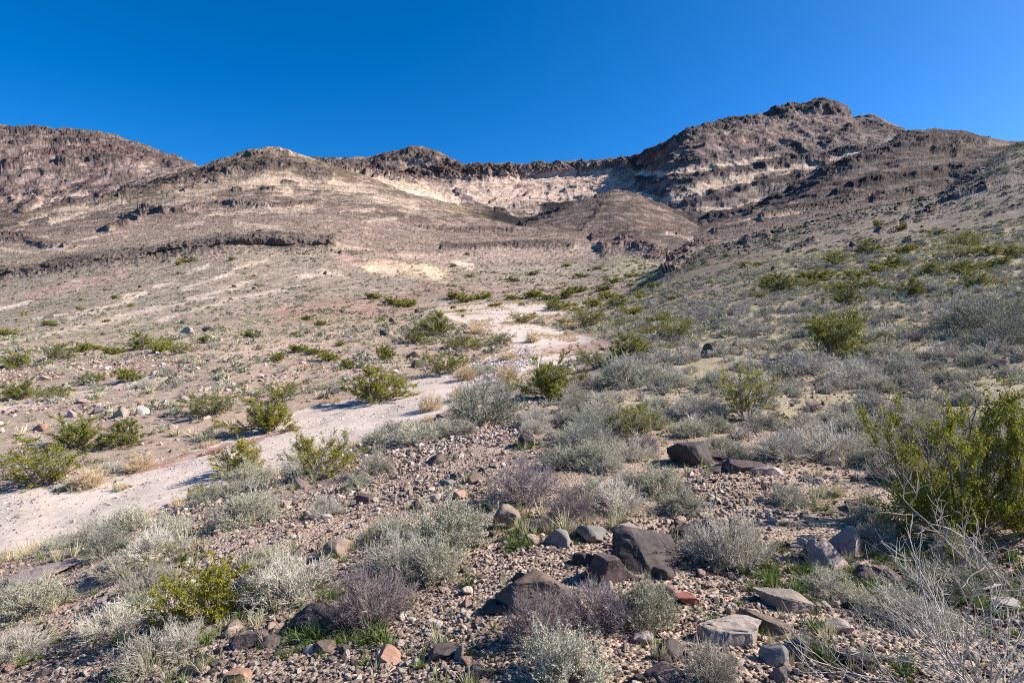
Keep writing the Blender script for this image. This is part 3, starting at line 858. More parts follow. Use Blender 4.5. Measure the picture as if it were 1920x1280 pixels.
# ------------------------------------------------------------------ plant and rock materials
def varied(name, stops, rough=.8, spec=.2, sc=30, trans=0.0, inst=False):
    m, nt, b = new_mat(name)
    if inst:
        r = N(nt, "ShaderNodeAttribute", attribute_type='INSTANCER', attribute_name='tone').outputs['Fac']
    else:
        r = N(nt, "ShaderNodeObjectInfo").outputs['Random']
    g = N(nt, "ShaderNodeNewGeometry")
    n = N(nt, "ShaderNodeTexNoise", Scale=sc, Detail=2.0)
    tc = N(nt, "ShaderNodeTexCoord")
    nt.links.new(tc.outputs['Object'], n.inputs['Vector'])
    mx = N(nt, "ShaderNodeMath", operation='MULTIPLY_ADD'); mx.inputs[1].default_value = .45
    nt.links.new(r, mx.inputs[0])
    ad = N(nt, "ShaderNodeMath", operation='MULTIPLY'); ad.inputs[1].default_value = .3
    nt.links.new(n.outputs[0], ad.inputs[0])
    a2 = N(nt, "ShaderNodeMath", operation='MULTIPLY_ADD'); a2.inputs[1].default_value = .4
    nt.links.new(g.outputs['Random Per Island'], a2.inputs[0]); nt.links.new(ad.outputs[0], a2.inputs[2])
    nt.links.new(a2.outputs[0], mx.inputs[2])
    c = ramp(nt, mx.outputs[0], stops)
    nt.links.new(c, b.inputs['Base Color'])
    b.inputs['Roughness'].default_value = rough
    b.inputs['Specular IOR Level'].default_value = spec
    if trans:
        t = N(nt, "ShaderNodeBsdfTranslucent")
        nt.links.new(c, t.inputs[0])
        mxs = N(nt, "ShaderNodeMixShader"); mxs.inputs[0].default_value = trans
        out = [x for x in nt.nodes if x.type == 'OUTPUT_MATERIAL'][0]
        nt.links.new(b.outputs[0], mxs.inputs[1]); nt.links.new(t.outputs[0], mxs.inputs[2]); nt.links.new(mxs.outputs[0], out.inputs[0])
    return m

def rock_mat(name, stops, sc=2.5, inst=False, spread=1.0, objrand=True):
    m, nt, b = new_mat(name)
    tc = N(nt, "ShaderNodeTexCoord")
    n = N(nt, "ShaderNodeTexNoise", Scale=sc, Detail=8.0, Roughness=.68)
    nt.links.new(tc.outputs['Object'], n.inputs['Vector'])
    v = N(nt, "ShaderNodeTexVoronoi", Scale=sc * 9)
    nt.links.new(tc.outputs['Object'], v.inputs['Vector'])
    if inst:
        r = N(nt, "ShaderNodeAttribute", attribute_type='INSTANCER', attribute_name='tone').outputs['Fac']
    else:
        r = N(nt, "ShaderNodeObjectInfo").outputs['Random']
    mx = N(nt, "ShaderNodeMath", operation='MULTIPLY_ADD'); mx.inputs[1].default_value = .8 if inst else .35
    nt.links.new(r, mx.inputs[0])
    ns_ = N(nt, "ShaderNodeMath", operation='MULTIPLY'); ns_.inputs[1].default_value = .25 if inst else .75
    nt.links.new(n.outputs[0], ns_.inputs[0]); nt.links.new(ns_.outputs[0], mx.inputs[2])
    c = ramp(nt, mx.outputs[0], stops)
    sp = ramp(nt, v.outputs['Color'], [(0, (.6,.6,.6)), (1, (1.35,1.3,1.25))])
    c = mixc(nt, c, sp, .8, 'MULTIPLY')
    nt.links.new(c, b.inputs['Base Color'])
    bu = N(nt, "ShaderNodeBump", Strength=1.0, Distance=.04)
    nt.links.new(n.outputs[0], bu.inputs['Height'])
    nt.links.new(bu.outputs[0], b.inputs['Normal'])
    b.inputs['Roughness'].default_value = .82
    b.inputs['Specular IOR Level'].default_value = .25
    return m

M = {
    'bark': varied('creosote_bark', [(0, (.10,.08,.065)), (.5, (.22,.19,.165)), (1, (.40,.37,.34))]),
    'creo': varied('creosote_leaf', [(.05, (.075,.09,.010)), (.45, (.20,.21,.018)), (.8, (.32,.30,.03)), (1, (.44,.37,.06))], .62, .2, 12, .3),
    'creo_b': varied('creosote_leaf_bright', [(.05, (.09,.10,.01)), (.45, (.24,.24,.018)), (.8, (.37,.34,.03)), (1, (.5,.42,.06))], .6, .2, 12, .3),
    'creo_y': varied('creosote_leaf_yellow', [(.05, (.12,.12,.008)), (.5, (.27,.255,.014)), (.85, (.40,.34,.03)), (1, (.50,.38,.05))], .6, .2, 12, .3),
    'grey': varied('grey_twig', [(0, (.20,.165,.13)), (.5, (.41,.36,.30)), (1, (.66,.60,.52))]),
    'purple': varied('purple_twig', [(0, (.13,.095,.095)), (.5, (.26,.20,.195)), (1, (.42,.35,.34))]),
    'dark': varied('dark_twig', [(0, (.13,.125,.10)), (.5, (.26,.25,.205)), (1, (.44,.42,.35))]),
    'sage': varied('sage_leaf', [(0, (.20,.21,.12)), (.5, (.36,.37,.24)), (1, (.54,.53,.38))], .85, .1, 12, .15),
    'sage_g': varied('green_leaf', [(0, (.13,.18,.08)), (.5, (.24,.31,.15)), (1, (.38,.44,.25))], .85, .1, 12, .2),
    'straw': varied('straw_twig', [(0, (.36,.25,.14)), (.5, (.56,.42,.26)), (1, (.74,.60,.42))]),
    'drygrass': varied('dry_grass_blade', [(0, (.28,.26,.13)), (.5, (.46,.42,.25)), (1, (.66,.58,.42))], .8, .15, 8, .2, True),
    'strawgrass': varied('straw_grass_blade', [(0, (.34,.25,.13)), (.5, (.55,.42,.25)), (1, (.74,.62,.42))], .8, .1, 8, .2, True),
    'greengrass': varied('green_grass_blade', [(0, (.045,.08,.015)), (.5, (.10,.15,.035)), (1, (.22,.25,.08))], .7, .2, 8, .25, True),
    'scrub': varied('scrub_leaf', [(0, (.17,.16,.11)), (.5, (.29,.275,.19)), (1, (.46,.43,.32))], .9, .1, 6, .1, True),
    'scrub_g': varied('scrub_green', [(0, (.09,.10,.02)), (.5, (.17,.18,.045)), (1, (.27,.26,.09))], .8, .15, 6, .1, True),
    'herb': varied('red_herb', [(0, (.13,.05,.035)), (.5, (.25,.10,.07)), (1, (.38,.2,.14))], .9, .1, 6, .1, True),
    'r_dark': rock_mat('dark_varnished_rock', [(.2, (.035,.03,.03)), (.5, (.062,.05,.047)), (.75, (.13,.10,.088)), (1, (.25,.19,.165))]),
    'r_purple': rock_mat('purple_brown_rock', [(.2, (.06,.04,.042)), (.5, (.10,.07,.068)), (.75, (.17,.12,.11)), (1, (.30,.225,.195))]),
    'r_brown': rock_mat('brown_rock', [(.2, (.10,.07,.05)), (.45, (.15,.11,.085)), (.7, (.26,.20,.155)), (1, (.42,.34,.28))]),
    'r_orange': rock_mat('orange_brown_rock', [(.2, (.16,.08,.05)), (.5, (.36,.215,.15)), (.8, (.5,.34,.27)), (1, (.6,.45,.38))]),
    'r_grey': rock_mat('grey_rock', [(.2, (.07,.065,.06)), (.5, (.15,.14,.13)), (.75, (.25,.23,.21)), (1, (.38,.35,.32))]),
    'r_tan': rock_mat('tan_rock', [(.2, (.11,.09,.075)), (.5, (.24,.20,.165)), (.75, (.36,.30,.255)), (1, (.48,.41,.35))]),
    'r_pink': rock_mat('pink_grey_rock', [(.2, (.12,.085,.08)), (.5, (.26,.195,.18)), (.75, (.38,.30,.275)), (1, (.50,.42,.39))]),
    'r_red': rock_mat('red_rock', [(.2, (.12,.04,.03)), (.5, (.26,.10,.07)), (.8, (.38,.18,.13)), (1, (.45,.27,.2))]),
    'r_pale': rock_mat('pale_rock', [(.2, (.25,.22,.20)), (.5, (.38,.34,.31)), (.8, (.5,.46,.42)), (1, (.6,.56,.52))]),
    'gravel': rock_mat('gravel_stone', [(.12, (.08,.065,.06)), (.24, (.17,.135,.12)), (.36, (.34,.25,.205)), (.5, (.47,.365,.28)), (.58, (.36,.21,.165)), (.64, (.52,.40,.33)), (.8, (.60,.50,.41)), (.93, (.68,.61,.54)), (1, (.82,.78,.73))], 6, True),
    'rubble': rock_mat('rubble_stone', [(.12, (.10,.075,.07)), (.3, (.24,.17,.145)), (.5, (.38,.27,.225)), (.75, (.47,.36,.30)), (1, (.56,.49,.44))], 6, True),
    'gravel_w': rock_mat('wash_stone', [(.12, (.18,.15,.14)), (.35, (.42,.34,.31)), (.6, (.58,.51,.47)), (1, (.76,.72,.69))], 6, True),
}

# ------------------------------------------------------------------ building and placing things
HIDDEN = []
def part_meshes(kind, tw, lv, mt, ml):
    a = build_mesh('twigs', tw[0], tw[1], M[mt], None, True, obj=False)
    b = build_mesh('foliage', lv[0], lv[1], M[ml], None, False, obj=False) if lv is not None else None
    return (a, b)
LIB = {}
def lib(key, variants):
    LIB[key] = variants
lib('creosote_hi', [part_meshes('c', *creosote(100 + i, (17, 13, 19, 11)[i], 9, 8, (15, 11, 17, 9)[i], .022, spread=(1.1, .9, 1.25, 1.0)[i], lean=(0, .15, 0, -.2)[i]), 'bark', 'creo') for i in range(4)])
lib('creosote_lo', [part_meshes('c', *creosote(120 + i, 16, 8, 5, 10, .046, spread=1.1, thick=1.2), 'bark', 'creo') for i in range(4)])
lib('sage_hi', [part_meshes('s', *dome(200 + i, .58, 64, 8, 5, .9, 4, .021, lumpy=.28), 'grey', 'sage') for i in range(3)])
lib('sage_lo', [part_meshes('s', *dome(210 + i, .55, 30, 6, 3, 1.8, 3, .035), 'grey', 'sage') for i in range(3)])
lib('green_hi', [part_meshes('s', *dome(220 + i, .55, 50, 8, 4, .8, 4, .020), 'grey', 'sage_g') for i in range(2)])
lib('green_lo', [part_meshes('s', *dome(225 + i, .55, 26, 6, 3, 1.6, 4, .035), 'grey', 'sage_g') for i in range(2)])
lib('grey_hi', [part_meshes('g', *dome(230 + i, .58, 64, 9, 5, 1.0, 1, .016, lumpy=.3), 'grey', 'sage') for i in range(3)])
lib('grey_lo', [part_meshes('g', *dome(240 + i, .55, 34, 7, 4, 2.1), 'grey', None) for i in range(3)])
lib('dark_hi', [part_meshes('g', *dome(250 + i, .62, 60, 9, 4, 1.0, 2, .016), 'dark', 'sage') for i in range(2)])
lib('dark_lo', [part_meshes('g', *dome(255 + i, .55, 30, 7, 4, 2.0), 'dark', None) for i in range(2)])
lib('purple_hi', [part_meshes('p', *dome(260 + i, .6, 60, 9, 5, .9), 'purple', None) for i in range(2)])
lib('purple_lo', [part_meshes('p', *dome(265 + i, .55, 32, 7, 4, 2.0), 'purple', None) for i in range(2)])
lib('straw_hi', [part_meshes('t', *dome(270 + i, .62, 70, 9, 4, 1.1, low=.2), 'straw', None) for i in range(2)])
lib('straw_lo', [part_meshes('t', *dome(275 + i, .6, 36, 7, 4, 2.2, low=.2), 'straw', None) for i in range(2)])
prng = random.Random(5)
nprs = np.random.RandomState(5)
NAMES = {'creosote': ('creosote_bush', 'bush'), 'sage': ('sage_shrub', 'shrub'), 'green': ('green_shrub', 'shrub'), 'grey': ('dead_shrub', 'dead shrub'),
         'dark': ('grey_shrub', 'shrub'), 'purple': ('purple_shrub', 'shrub'), 'straw': ('straw_shrub', 'dry bush')}
occupied = []
LM = []                                     # places of the things that have a label of their own

def put(obj, loc, w, h, rz, tilt=(0, 0)):
    obj.location = loc
    obj.scale = (w, w, h)
    obj.rotation_euler = (tilt[0], tilt[1], rz)

def shrub_at(kind, p, w, h, label, group=None, var=None, detail=None, parts=True, rz=None, mats=None):
    """one shrub w metres wide and h metres tall standing at p: an Empty with its twigs and foliage"""
    name, cat = NAMES[kind]
    pool = LIB[kind + ('_hi' if detail else '_lo')]
    a, b = pool[(prng.randrange(len(pool)) if var is None else var) % len(pool)]
    base_h = .88 if kind == 'creosote' else .6
    wd = 1.12 if kind == 'creosote' else 1.0
    rz = prng.uniform(0, 6.28) if rz is None else rz
    if b is None:
        o = bpy.data.objects.new(name, a); col.objects.link(o)
        put(o, p, w / wd, h / base_h, rz)
        tag(o, label, cat, group)
        return o
    r = bpy.data.objects.new(name, None); col.objects.link(r)
    r.empty_display_size = .1
    put(r, p, w / wd, h / base_h, rz)
    tag(r, label, cat, group)
    for nm, me in (('branches', a), ('foliage', b)):
        c = bpy.data.objects.new(nm, me); col.objects.link(c); c.parent = r
        if mats and nm in mats:
            c.material_slots[0].link = 'OBJECT'; c.material_slots[0].material = M[mats[nm]]
    return r

def S(kind, u, v, hp, wp, label, **kw):
    """a shrub whose foot stands under photo pixel (u, v), hp pixels tall and wp wide there"""
    p, n, r = locate(u, v)
    k = p[1] / FPX
    occupied.append((p[0], p[1], wp * k * .45))
    if not kw.get('group'): LM.append((u, v, label))
    return shrub_at(kind, (p[0], p[1], p[2] - .02 * hp * k), wp * k, hp * k * 1.04, label, detail=max(hp, wp) > 42, **kw)

def R(u, v, hp, wp, mat, label, seed, flat=0.0, cuts=11, rough=.12, rz=None, dep=.8, ragged=0.0, tilt=(0, 0), name='boulder', cat='boulder', sub=None, sink=.0):
    p, n, r = locate(u, v)
    k = p[1] / FPX
    W = wp * k
    LM.append((u, v, label))
    H = max(.5 * hp, hp - .35 * dep * wp * max(0, (v - 600) / FPX)) * k
    cuts += 1
    sub = sub or (5 if wp > 60 else 4 if wp > 25 else 3)
    V, F = rock(seed, sub, (1.1, 1.1 * dep, 1.0), cuts, rough, flat, ragged)
    ext = V.max(0) - V.min(0)
    V = V / ext * np.array([W, W * dep, H * 1.42])
    zf = (V[:, 2] - V[:, 2].min()) / (H * 1.42)
    V[:, :2] *= (1 + (.12 if flat else .34) * (1 - zf) ** 1.3)[:, None]      # broad, bedded foot
    V[:, 2] -= V[:, 2].min() + H * (.5 if flat else .42)
    o = build_mesh(name, V, F, M[mat], None, True)
    o.location = (p[0], p[1] + W * dep * .4, p[2] - sink * H)
    o.rotation_euler = (tilt[0], tilt[1], prng.uniform(-.3, .3) if rz is None else rz)
    tag(o, label, cat)
    occupied.append((p[0], p[1] + W * dep * .4, W * .5))
    return o

# --- boulders and stones of the foreground
R(1292,872,46,76,'r_dark','black angular boulder on the gravel right of centre, largest of its cluster',11,cuts=7)
R(1398,886,26,92,'r_purple','flat reddish brown boulder just right of the black angular boulder',12,dep=.5)
R(1345,862,20,50,'r_dark','low dark rock wedged behind the flat reddish boulder',13)
R(1455,890,17,60,'r_pink','low pinkish slab right of the flat reddish boulder',14,dep=.6)
R(1345,888,14,32,'r_dark','small black stone in front of the flat reddish boulder',15,name='rock',cat='rock')
R(1228,1066,92,124,'r_dark','tallest dark boulder in the foreground with a split face',217,cuts=10,dep=.8,tilt=(0,-.18))
R(1142,1096,62,84,'r_purple','purple brown boulder in front of the tallest dark boulder',17,cuts=8)
R(1002,1150,82,135,'r_brown','brown sloping boulder behind the purple dead shrub',18,cuts=6)
R(1052,1026,36,46,'r_grey','rounded grey stone left of the tallest dark boulder',19,name='rock',cat='rock')
R(1115,1016,38,58,'r_grey','dark grey angular rock behind the tallest dark boulder',20,name='rock',cat='rock')
R(1076,1008,18,24,'r_pink','small pink stone between two grey rocks',21,name='rock',cat='rock')
R(1172,1000,20,42,'r_pink','low pinkish brown rock behind the tallest dark boulder',22,name='rock',cat='rock')
R(957,990,44,48,'r_brown','brown pointed boulder beside the sage shrub at centre',23,cuts=7)
R(1552,1066,56,66,'r_pink','pitted pinkish grey boulder in the shade of the large creosote',24,rough=.12)
R(1592,1040,52,62,'r_pink','lumpy pink boulder leaning behind the pitted pinkish grey one',25,rough=.12)
R(1655,1098,42,112,'r_purple','long ribbed purple grey boulder in the shaded grass',26,ragged=.12,dep=.5)
R(1497,1152,42,112,'r_tan','flat topped tan slab lying alone in the gravel',27,flat=.4,dep=.7,cuts=8,rz=-.15)
R(1388,1218,44,125,'r_tan','big tan slab with a shadow across its middle',128,flat=.4,dep=.75,cuts=8,rz=-.25)
R(1452,1192,34,105,'r_brown','narrow brown slab tilted against the big tan slab',29,flat=.4,dep=.35,cuts=9,rz=-.5,tilt=(0,.25))
R(1463,1250,42,50,'r_grey','grey split block in front of the tilted slab',30,cuts=8,rz=-.6)
R(1500,1240,48,52,'r_grey','pale grey block beside the split block',31,cuts=8,rz=-.6)
R(1585,1188,28,48,'r_tan','small tan block on green shoots right of the slabs',32,cuts=8)
R(1535,1228,26,70,'r_dark','dark cracked slab right of the grey blocks',33,flat=.5,dep=.5)
R(1600,1250,30,90,'r_purple','dark reddish slab lying low near the bottom dead shrub',34,flat=.5,dep=.5,ragged=.1)
R(1300,1138,22,46,'r_red','rusty red stone in the gravel',35,flat=.5,name='rock',cat='rock')
R(1468,1282,36,36,'r_pink','pinkish wedge stone at the bottom edge',36,name='rock',cat='rock')
R(1258,1232,32,48,'r_dark','dark grey round stone in the gravel right of the sage clump',37,name='rock',cat='rock')
R(1213,1206,22,44,'r_pink','flat pink stone above the dark round stone',38,name='rock',cat='rock')
R(1092,1284,34,50,'r_purple','dark purple stone cut by the bottom edge',39,name='rock',cat='rock')
R(722,1248,36,44,'r_orange','orange brown stone alone in pale gravel',40,name='rock',cat='rock')
R(822,1238,30,58,'r_dark','dark flat stone right of the orange brown stone',41,name='rock',cat='rock')
R(455,1218,38,62,'r_purple','purple brown rock below the yellow creosote',42,cuts=7,name='rock',cat='rock')
R(500,1212,24,40,'r_dark','dark grey stone touching the purple brown rock',43,name='rock',cat='rock')
R(442,1282,28,52,'r_orange','pink and dark stone at the bottom edge',44,name='rock',cat='rock')
R(575,1180,44,84,'r_dark','shadowed dark boulder left of the green grass tuft',45)
R(625,1045,38,58,'r_brown','brown boulder half hidden behind pale twigs',46)
R(70,1085,32,100,'r_pink','wide low pinkish boulder at the wash edge',47,dep=.6)
R(118,1048,14,26,'r_pink','small stone at the wash edge behind the wide boulder',48,name='rock',cat='rock')
R(1908,1146,26,56,'r_pale','pale slab at the right edge by the bare branches',49,flat=.4,name='rock',cat='rock')
R(432,1185,22,40,'r_brown','brown tilted stone under the yellow creosote',50,name='rock',cat='rock')
R(830,1208,16,22,'r_grey','grey stone left of the purple dead shrub',51,name='rock',cat='rock')
R(1330,668,26,30,'r_dark','dark stone on the grassy slope below the round creosote',52)
R(1880,690,18,54,'r_dark','black boulder at the far right among pale shrubs',53)
R(1778,682,12,60,'r_grey','flat grey ledge on the right slope',54,flat=.4,dep=.5)
R(1640,588,16,28,'r_tan','tan stone behind the round creosote',55,name='rock',cat='rock')
R(1390,648,9,26,'r_dark','small black rock on the grassy slope',56,name='rock',cat='rock')
R(1392,588,8,18,'r_dark','black stone near the foot of the rocky outcrops',57,name='rock',cat='rock')
R(1760,875,44,58,'r_dark','dark rock in the shade left of the large creosote',58)
R(985,838,26,30,'r_dark','dark rock at the end of the stony bank',59,name='rock',cat='rock')
R(680,945,20,30,'r_purple','purple stone on the stony bank',60,name='rock',cat='rock')
R(672,898,18,30,'r_orange','orange stone on the stony bank',61,name='rock',cat='rock')
R(560,916,20,36,'r_pink','pink stone at the bank edge left of the orange stone',62,name='rock',cat='rock')
R(730,1005,16,44,'r_red','reddish stone on the stony bank',63,name='rock',cat='rock')
R(855,935,18,36,'r_orange','orange flat stone high on the stony bank',64,name='rock',cat='rock')
R(840,910,12,34,'r_grey','bluish grey slab on the stony bank',65,flat=.4,name='rock',cat='rock')
R(225,782,22,28,'r_tan','tan boulder on the far bank, left of a pale boulder',66)
R(258,778,18,22,'r_pale','pale round boulder on the far bank',67)
R(182,776,15,22,'r_grey','grey boulder on the far bank left of the tan boulder',68)
R(72,808,14,28,'r_orange','pinkish orange boulder left of the far bank creosotes',69)
R(342,630,18,28,'r_tan','upright tan boulder on the slope with a dark overhang',70)
R(386,622,10,22,'r_dark','dark capped boulder right of the upright tan boulder',71)
R(290,662,14,20,'r_orange','reddish boulder topping the boulder bar',72)
R(435,652,7,12,'r_tan','small pale boulder on the sandy bank',73,name='rock',cat='rock')
R(487,655,9,16,'r_brown','brown boulder on the sandy bank',74,name='rock',cat='rock')
R(720,629,12,20,'r_dark','dark brown boulder on the left bank of the upper wash',75)
R(785,688,14,30,'r_dark','dark rocks pile left of the round creosote in the wash',76)
R(770,672,14,22,'r_purple','purple rock on top of the dark pile by the wash',77)
R(735,604,9,14,'r_brown','brown boulder behind the dark boulder of the left bank',78,name='rock',cat='rock')

for j_, (u, v, hp, wp, mt_, lab) in enumerate([(1290,1010,30,52,'r_dark','black rock behind the shaded bare shrub'), (1245,1085,24,40,'r_dark','small black rock at the foot of the tallest dark boulder'),
        (1092,1060,26,40,'r_dark','black rock wedged left of the purple brown boulder'), (1205,1115,22,34,'r_purple','dark purple rock right of the purple brown boulder'),
        (985,1100,28,46,'r_dark','dark rock behind the brown sloping boulder'), (930,1150,26,50,'r_dark','dark shaded rock left of the brown sloping boulder'),
        (1010,1000,22,36,'r_dark','dark rock right of the brown pointed boulder'), (1340,1000,26,48,'r_purple','purple black rock in the shade of the bare shrub'),
        (1420,1035,24,44,'r_dark','black rock between the shaded shrub and the pitted boulder'), (1700,1130,30,60,'r_dark','black rock in the grass right of the ribbed boulder'),
        (1680,1000,26,46,'r_dark','dark rock in the deepest shade of the large creosote'), (1620,960,20,50,'r_purple','flat dark rock under the arching bare branches'),
        (1250,1275,30,60,'r_purple','dark reddish rock at the bottom edge right of the mint clump'), (900,1275,26,50,'r_dark','dark rock at the bottom edge left of the mint clump'),
        (600,1225,22,40,'r_brown','brown rock below the green grass tuft'), (350,1270,22,44,'r_dark','dark stone under the upright silvery shrub'),
        (780,955,16,30,'r_purple','purple stone above the large sage shrub'), (890,905,20,34,'r_brown','brown rock on the crown of the stony bank'), (820,870,18,34,'r_dark','dark stone near the top of the stony bank'),
        (1530,905,14,34,'r_pink','flat pinkish stone on the gravel right of the low slab'), (1560,930,12,26,'r_pale','pale flat chip on the gravel under the arching branches')]):
    R(u, v, hp, wp, mt_, lab, 100 + j_, name='rock', cat='rock', cuts=5)

# --- creosote bushes
C = lambda u, v, hp, wp, lab, **kw: S('creosote', u, v, hp, wp, lab, **kw)
def hero(seed, u, v, hp, wp, label, n0, n1, n2, nl, leaf, leafmat='creo', lean=0.0, spread=.8, h=.92, rz=0.0):
    tw, lv = creosote(seed, n0, n1, n2, nl, leaf, h, spread, .8, lean)
    a, b = part_meshes('c', tw, lv, 'bark', leafmat)
    p, n, r = locate(u, v)
    k = p[1] / FPX
    w = bpy.data.objects.new('creosote_bush', None); col.objects.link(w)
    tz = tw[0][:, 2].max(); tx = lv[0][:, 0].max() - lv[0][:, 0].min()
    w.location = (p[0], p[1], p[2] - .02); w.scale = (wp * k / tx, wp * k / tx, hp * k / tz); w.rotation_euler = (0, 0, rz)
    tag(w, label, 'bush')
    for nm, me in (('branches', a), ('foliage', b)):
        c = bpy.data.objects.new(nm, me); col.objects.link(c); c.parent = w
    occupied.append((p[0], p[1], wp * k * .35)); LM.append((u, v, label))
hero(301, 1800, 1008, 345, 370, 'largest green creosote bush, reaching above its bare grey branches at the right edge', 18, 10, 9, 26, .0145, 'creo_b', spread=1.15)
hero(302, 1925, 1000, 270, 200, 'creosote bush cut by the right edge beside the largest one', 13, 9, 9, 20, .016, 'creo_b', spread=1.15)
hero(303, 400, 1160, 140, 220, 'bright yellow green creosote bush low in the foreground', 17, 10, 8, 15, .021, 'creo_y', spread=1.25, h=.8)
hero(304, 300, 1075, 60, 100, 'small yellow creosote sprig left of the bright yellow green bush', 8, 5, 5, 9, .022, 'creo_y')
hero(305, 1565, 668, 108, 155, 'round dense green creosote bush standing alone on the grassy right slope', 20, 10, 9, 18, .018, spread=1.05)
hero(306, 1400, 785, 118, 130, 'thin airy creosote bush below the round dense one', 11, 8, 7, 13, .019, spread=.9)
hero(307, 600, 888, 92, 165, 'creosote bush at the near edge of the wash above the stony bank', 16, 9, 8, 16, .018, 'creo_y', spread=1.1)
C(462, 884, 58, 90, 'sparse creosote bush left of the bank edge bush', var=2, mats={'foliage': 'creo_y'})
C(372, 932, 22, 36, 'tiny creosote sprig at the near wash edge')
C(1195, 822, 66, 84, 'dark olive creosote bush between pale sage shrubs', var=1)
C(1035, 745, 76, 112, 'green creosote bush with a bare crown just right of the wash', var=0)
C(1120, 690, 42, 100, 'low spreading creosote bush right of the wash', var=3)
C(1185, 668, 38, 90, 'bright green creosote patch above the blue grey shrub', var=2)
C(830, 702, 42, 82, 'compact creosote bush on the left edge of the wash', var=1)
C(705, 752, 58, 122, 'wide creosote bush on the far side of the wash', var=2)
C(505, 808, 64, 108, 'dense creosote bush overhanging the far edge of the wash', var=0)
C(528, 755, 48, 80, 'faded creosote bush directly behind the dense overhanging one', var=3)
C(400, 778, 42, 92, 'half leaning creosote bush left of the faded one', var=1)
C(140, 838, 56, 110, 'wide creosote bush left of the round one on the far bank', var=0)
C(232, 832, 44, 72, 'round creosote bush on the far bank', var=2)
C(82, 908, 70, 138, 'large creosote bush at the left end of the wash edge', var=1)
C(42, 748, 36, 76, 'creosote bush near the left edge above the wide bank bush')
C(105, 748, 26, 56, 'low creosote bush right of the left edge bush')
C(240, 716, 26, 42, 'small dark creosote bush below the boulder bar')
C(178, 718, 22, 44, 'small creosote bush left of the dark one below the boulder bar')
C(108, 676, 34, 56, 'bright creosote bush above the boulder bar at left')
C(30, 690, 32, 64, 'creosote patch at the left edge above the boulder bar')
C(268, 655, 30, 46, 'creosote bush behind the reddish boulder')
C(305, 660, 26, 34, 'small round creosote bush right of the reddish boulder')
C(342, 662, 22, 48, 'low creosote bush in front of the upright tan boulder')
C(212, 664, 14, 40, 'flat creosote bush between two bushes above the boulder bar')
C(156, 660, 18, 24, 'little creosote bush right of the bright one')
C(780, 644, 26, 50, 'creosote bush on the left bank of the upper wash')
C(822, 628, 40, 60, 'tall creosote bush where the wash narrows')
C(860, 654, 26, 90, 'long creosote clump along the island in the wash')
C(940, 645, 26, 44, 'creosote bush at the tip of the island in the wash')
C(722, 674, 26, 34, 'small creosote bush beside the dark rock pile')
C(800, 618, 20, 50, 'creosote bush behind the tall one where the wash narrows')
C(1100, 614, 38, 56, 'upright creosote bush right of the upper wash')
C(1275, 636, 40, 60, 'dark creosote bush at the foot of the right slope')
C(1215, 632, 28, 60, 'creosote bush left of the dark one at the slope foot')
C(975, 606, 20, 46, 'creosote bush on the middle bar of the upper wash')
C(1040, 582, 22, 60, 'creosote clump along the right side of the upper wash')
C(1065, 560, 22, 26, 'upright creosote at the head of the wash')
for i, (u, v, hp, wp) in enumerate([(1470,548,34,62),(1530,526,22,90),(1440,540,22,50),(1590,572,36,60),(1625,545,24,84),(1712,556,32,62),(1836,540,30,66),(1742,516,28,50),(1800,512,22,60),
        (1622,476,24,52),(1562,494,22,48),(1680,502,22,46),(1792,482,30,92),(1800,462,26,60),(1856,478,16,40),(1898,482,22,44),(1650,512,20,40),(1700,475,16,36),(1512,540,24,46),(1395,500,10,30),
        (1420,560,18,44),(1690,433,14,20),(1645,426,14,16),(1905,600,34,60),(1560,548,22,50),(1600,520,16,36),(1870,500,18,40),(1760,440,12,30)]):
    C(u, v, hp, wp, 'creosote bush among many on the upper right slope', group='creosote bushes on the upper right slope')
for i, (u, v, hp, wp) in enumerate([(615,676,18,40),(650,690,18,30),(560,660,16,34),(590,664,12,40),(520,676,16,26),(470,632,14,30),(385,640,13,24),(640,648,9,20),(555,630,8,20),(180,655,9,22),(600,612,12,22),(575,600,8,20),
        (90,610,10,20),(12,630,14,36),(150,582,8,14),(245,575,6,12),(215,560,7,14),(98,612,8,18),(335,497,8,12),(345,492,8,16),(435,488,7,14),(360,490,6,14)]):
    C(u, v, hp, wp, 'small creosote bush dotted on the slope left of the wash', group='creosote bushes on the left slope')
for i, (u, v, hp, wp) in enumerate([(740,572,16,40),(765,575,14,36),(855,560,12,40),(870,566,14,34),(905,560,12,36),(1000,558,14,40),(960,562,10,30),(1030,562,10,40),(1085,548,12,30),(1140,560,14,40),(1160,575,20,44),
        (1190,590,16,40),(1130,545,10,34),(1110,575,16,36),(1170,610,20,50),(1240,606,20,44),(1060,610,12,30),(700,560,12,34),(930,575,8,26),(865,585,6,20),(1205,560,12,30),(1150,530,10,30),(1090,520,8,24),(960,528,8,26),
        (1000,515,7,20),(880,520,6,16),(850,500,6,14),(875,478,5,10),(1060,500,6,18),(1120,505,6,18),(1180,520,8,24),(1225,540,10,26)]):
    C(u, v, hp, wp, 'creosote bush in the belt around the head of the wash', group='creosote bushes around the head of the wash')

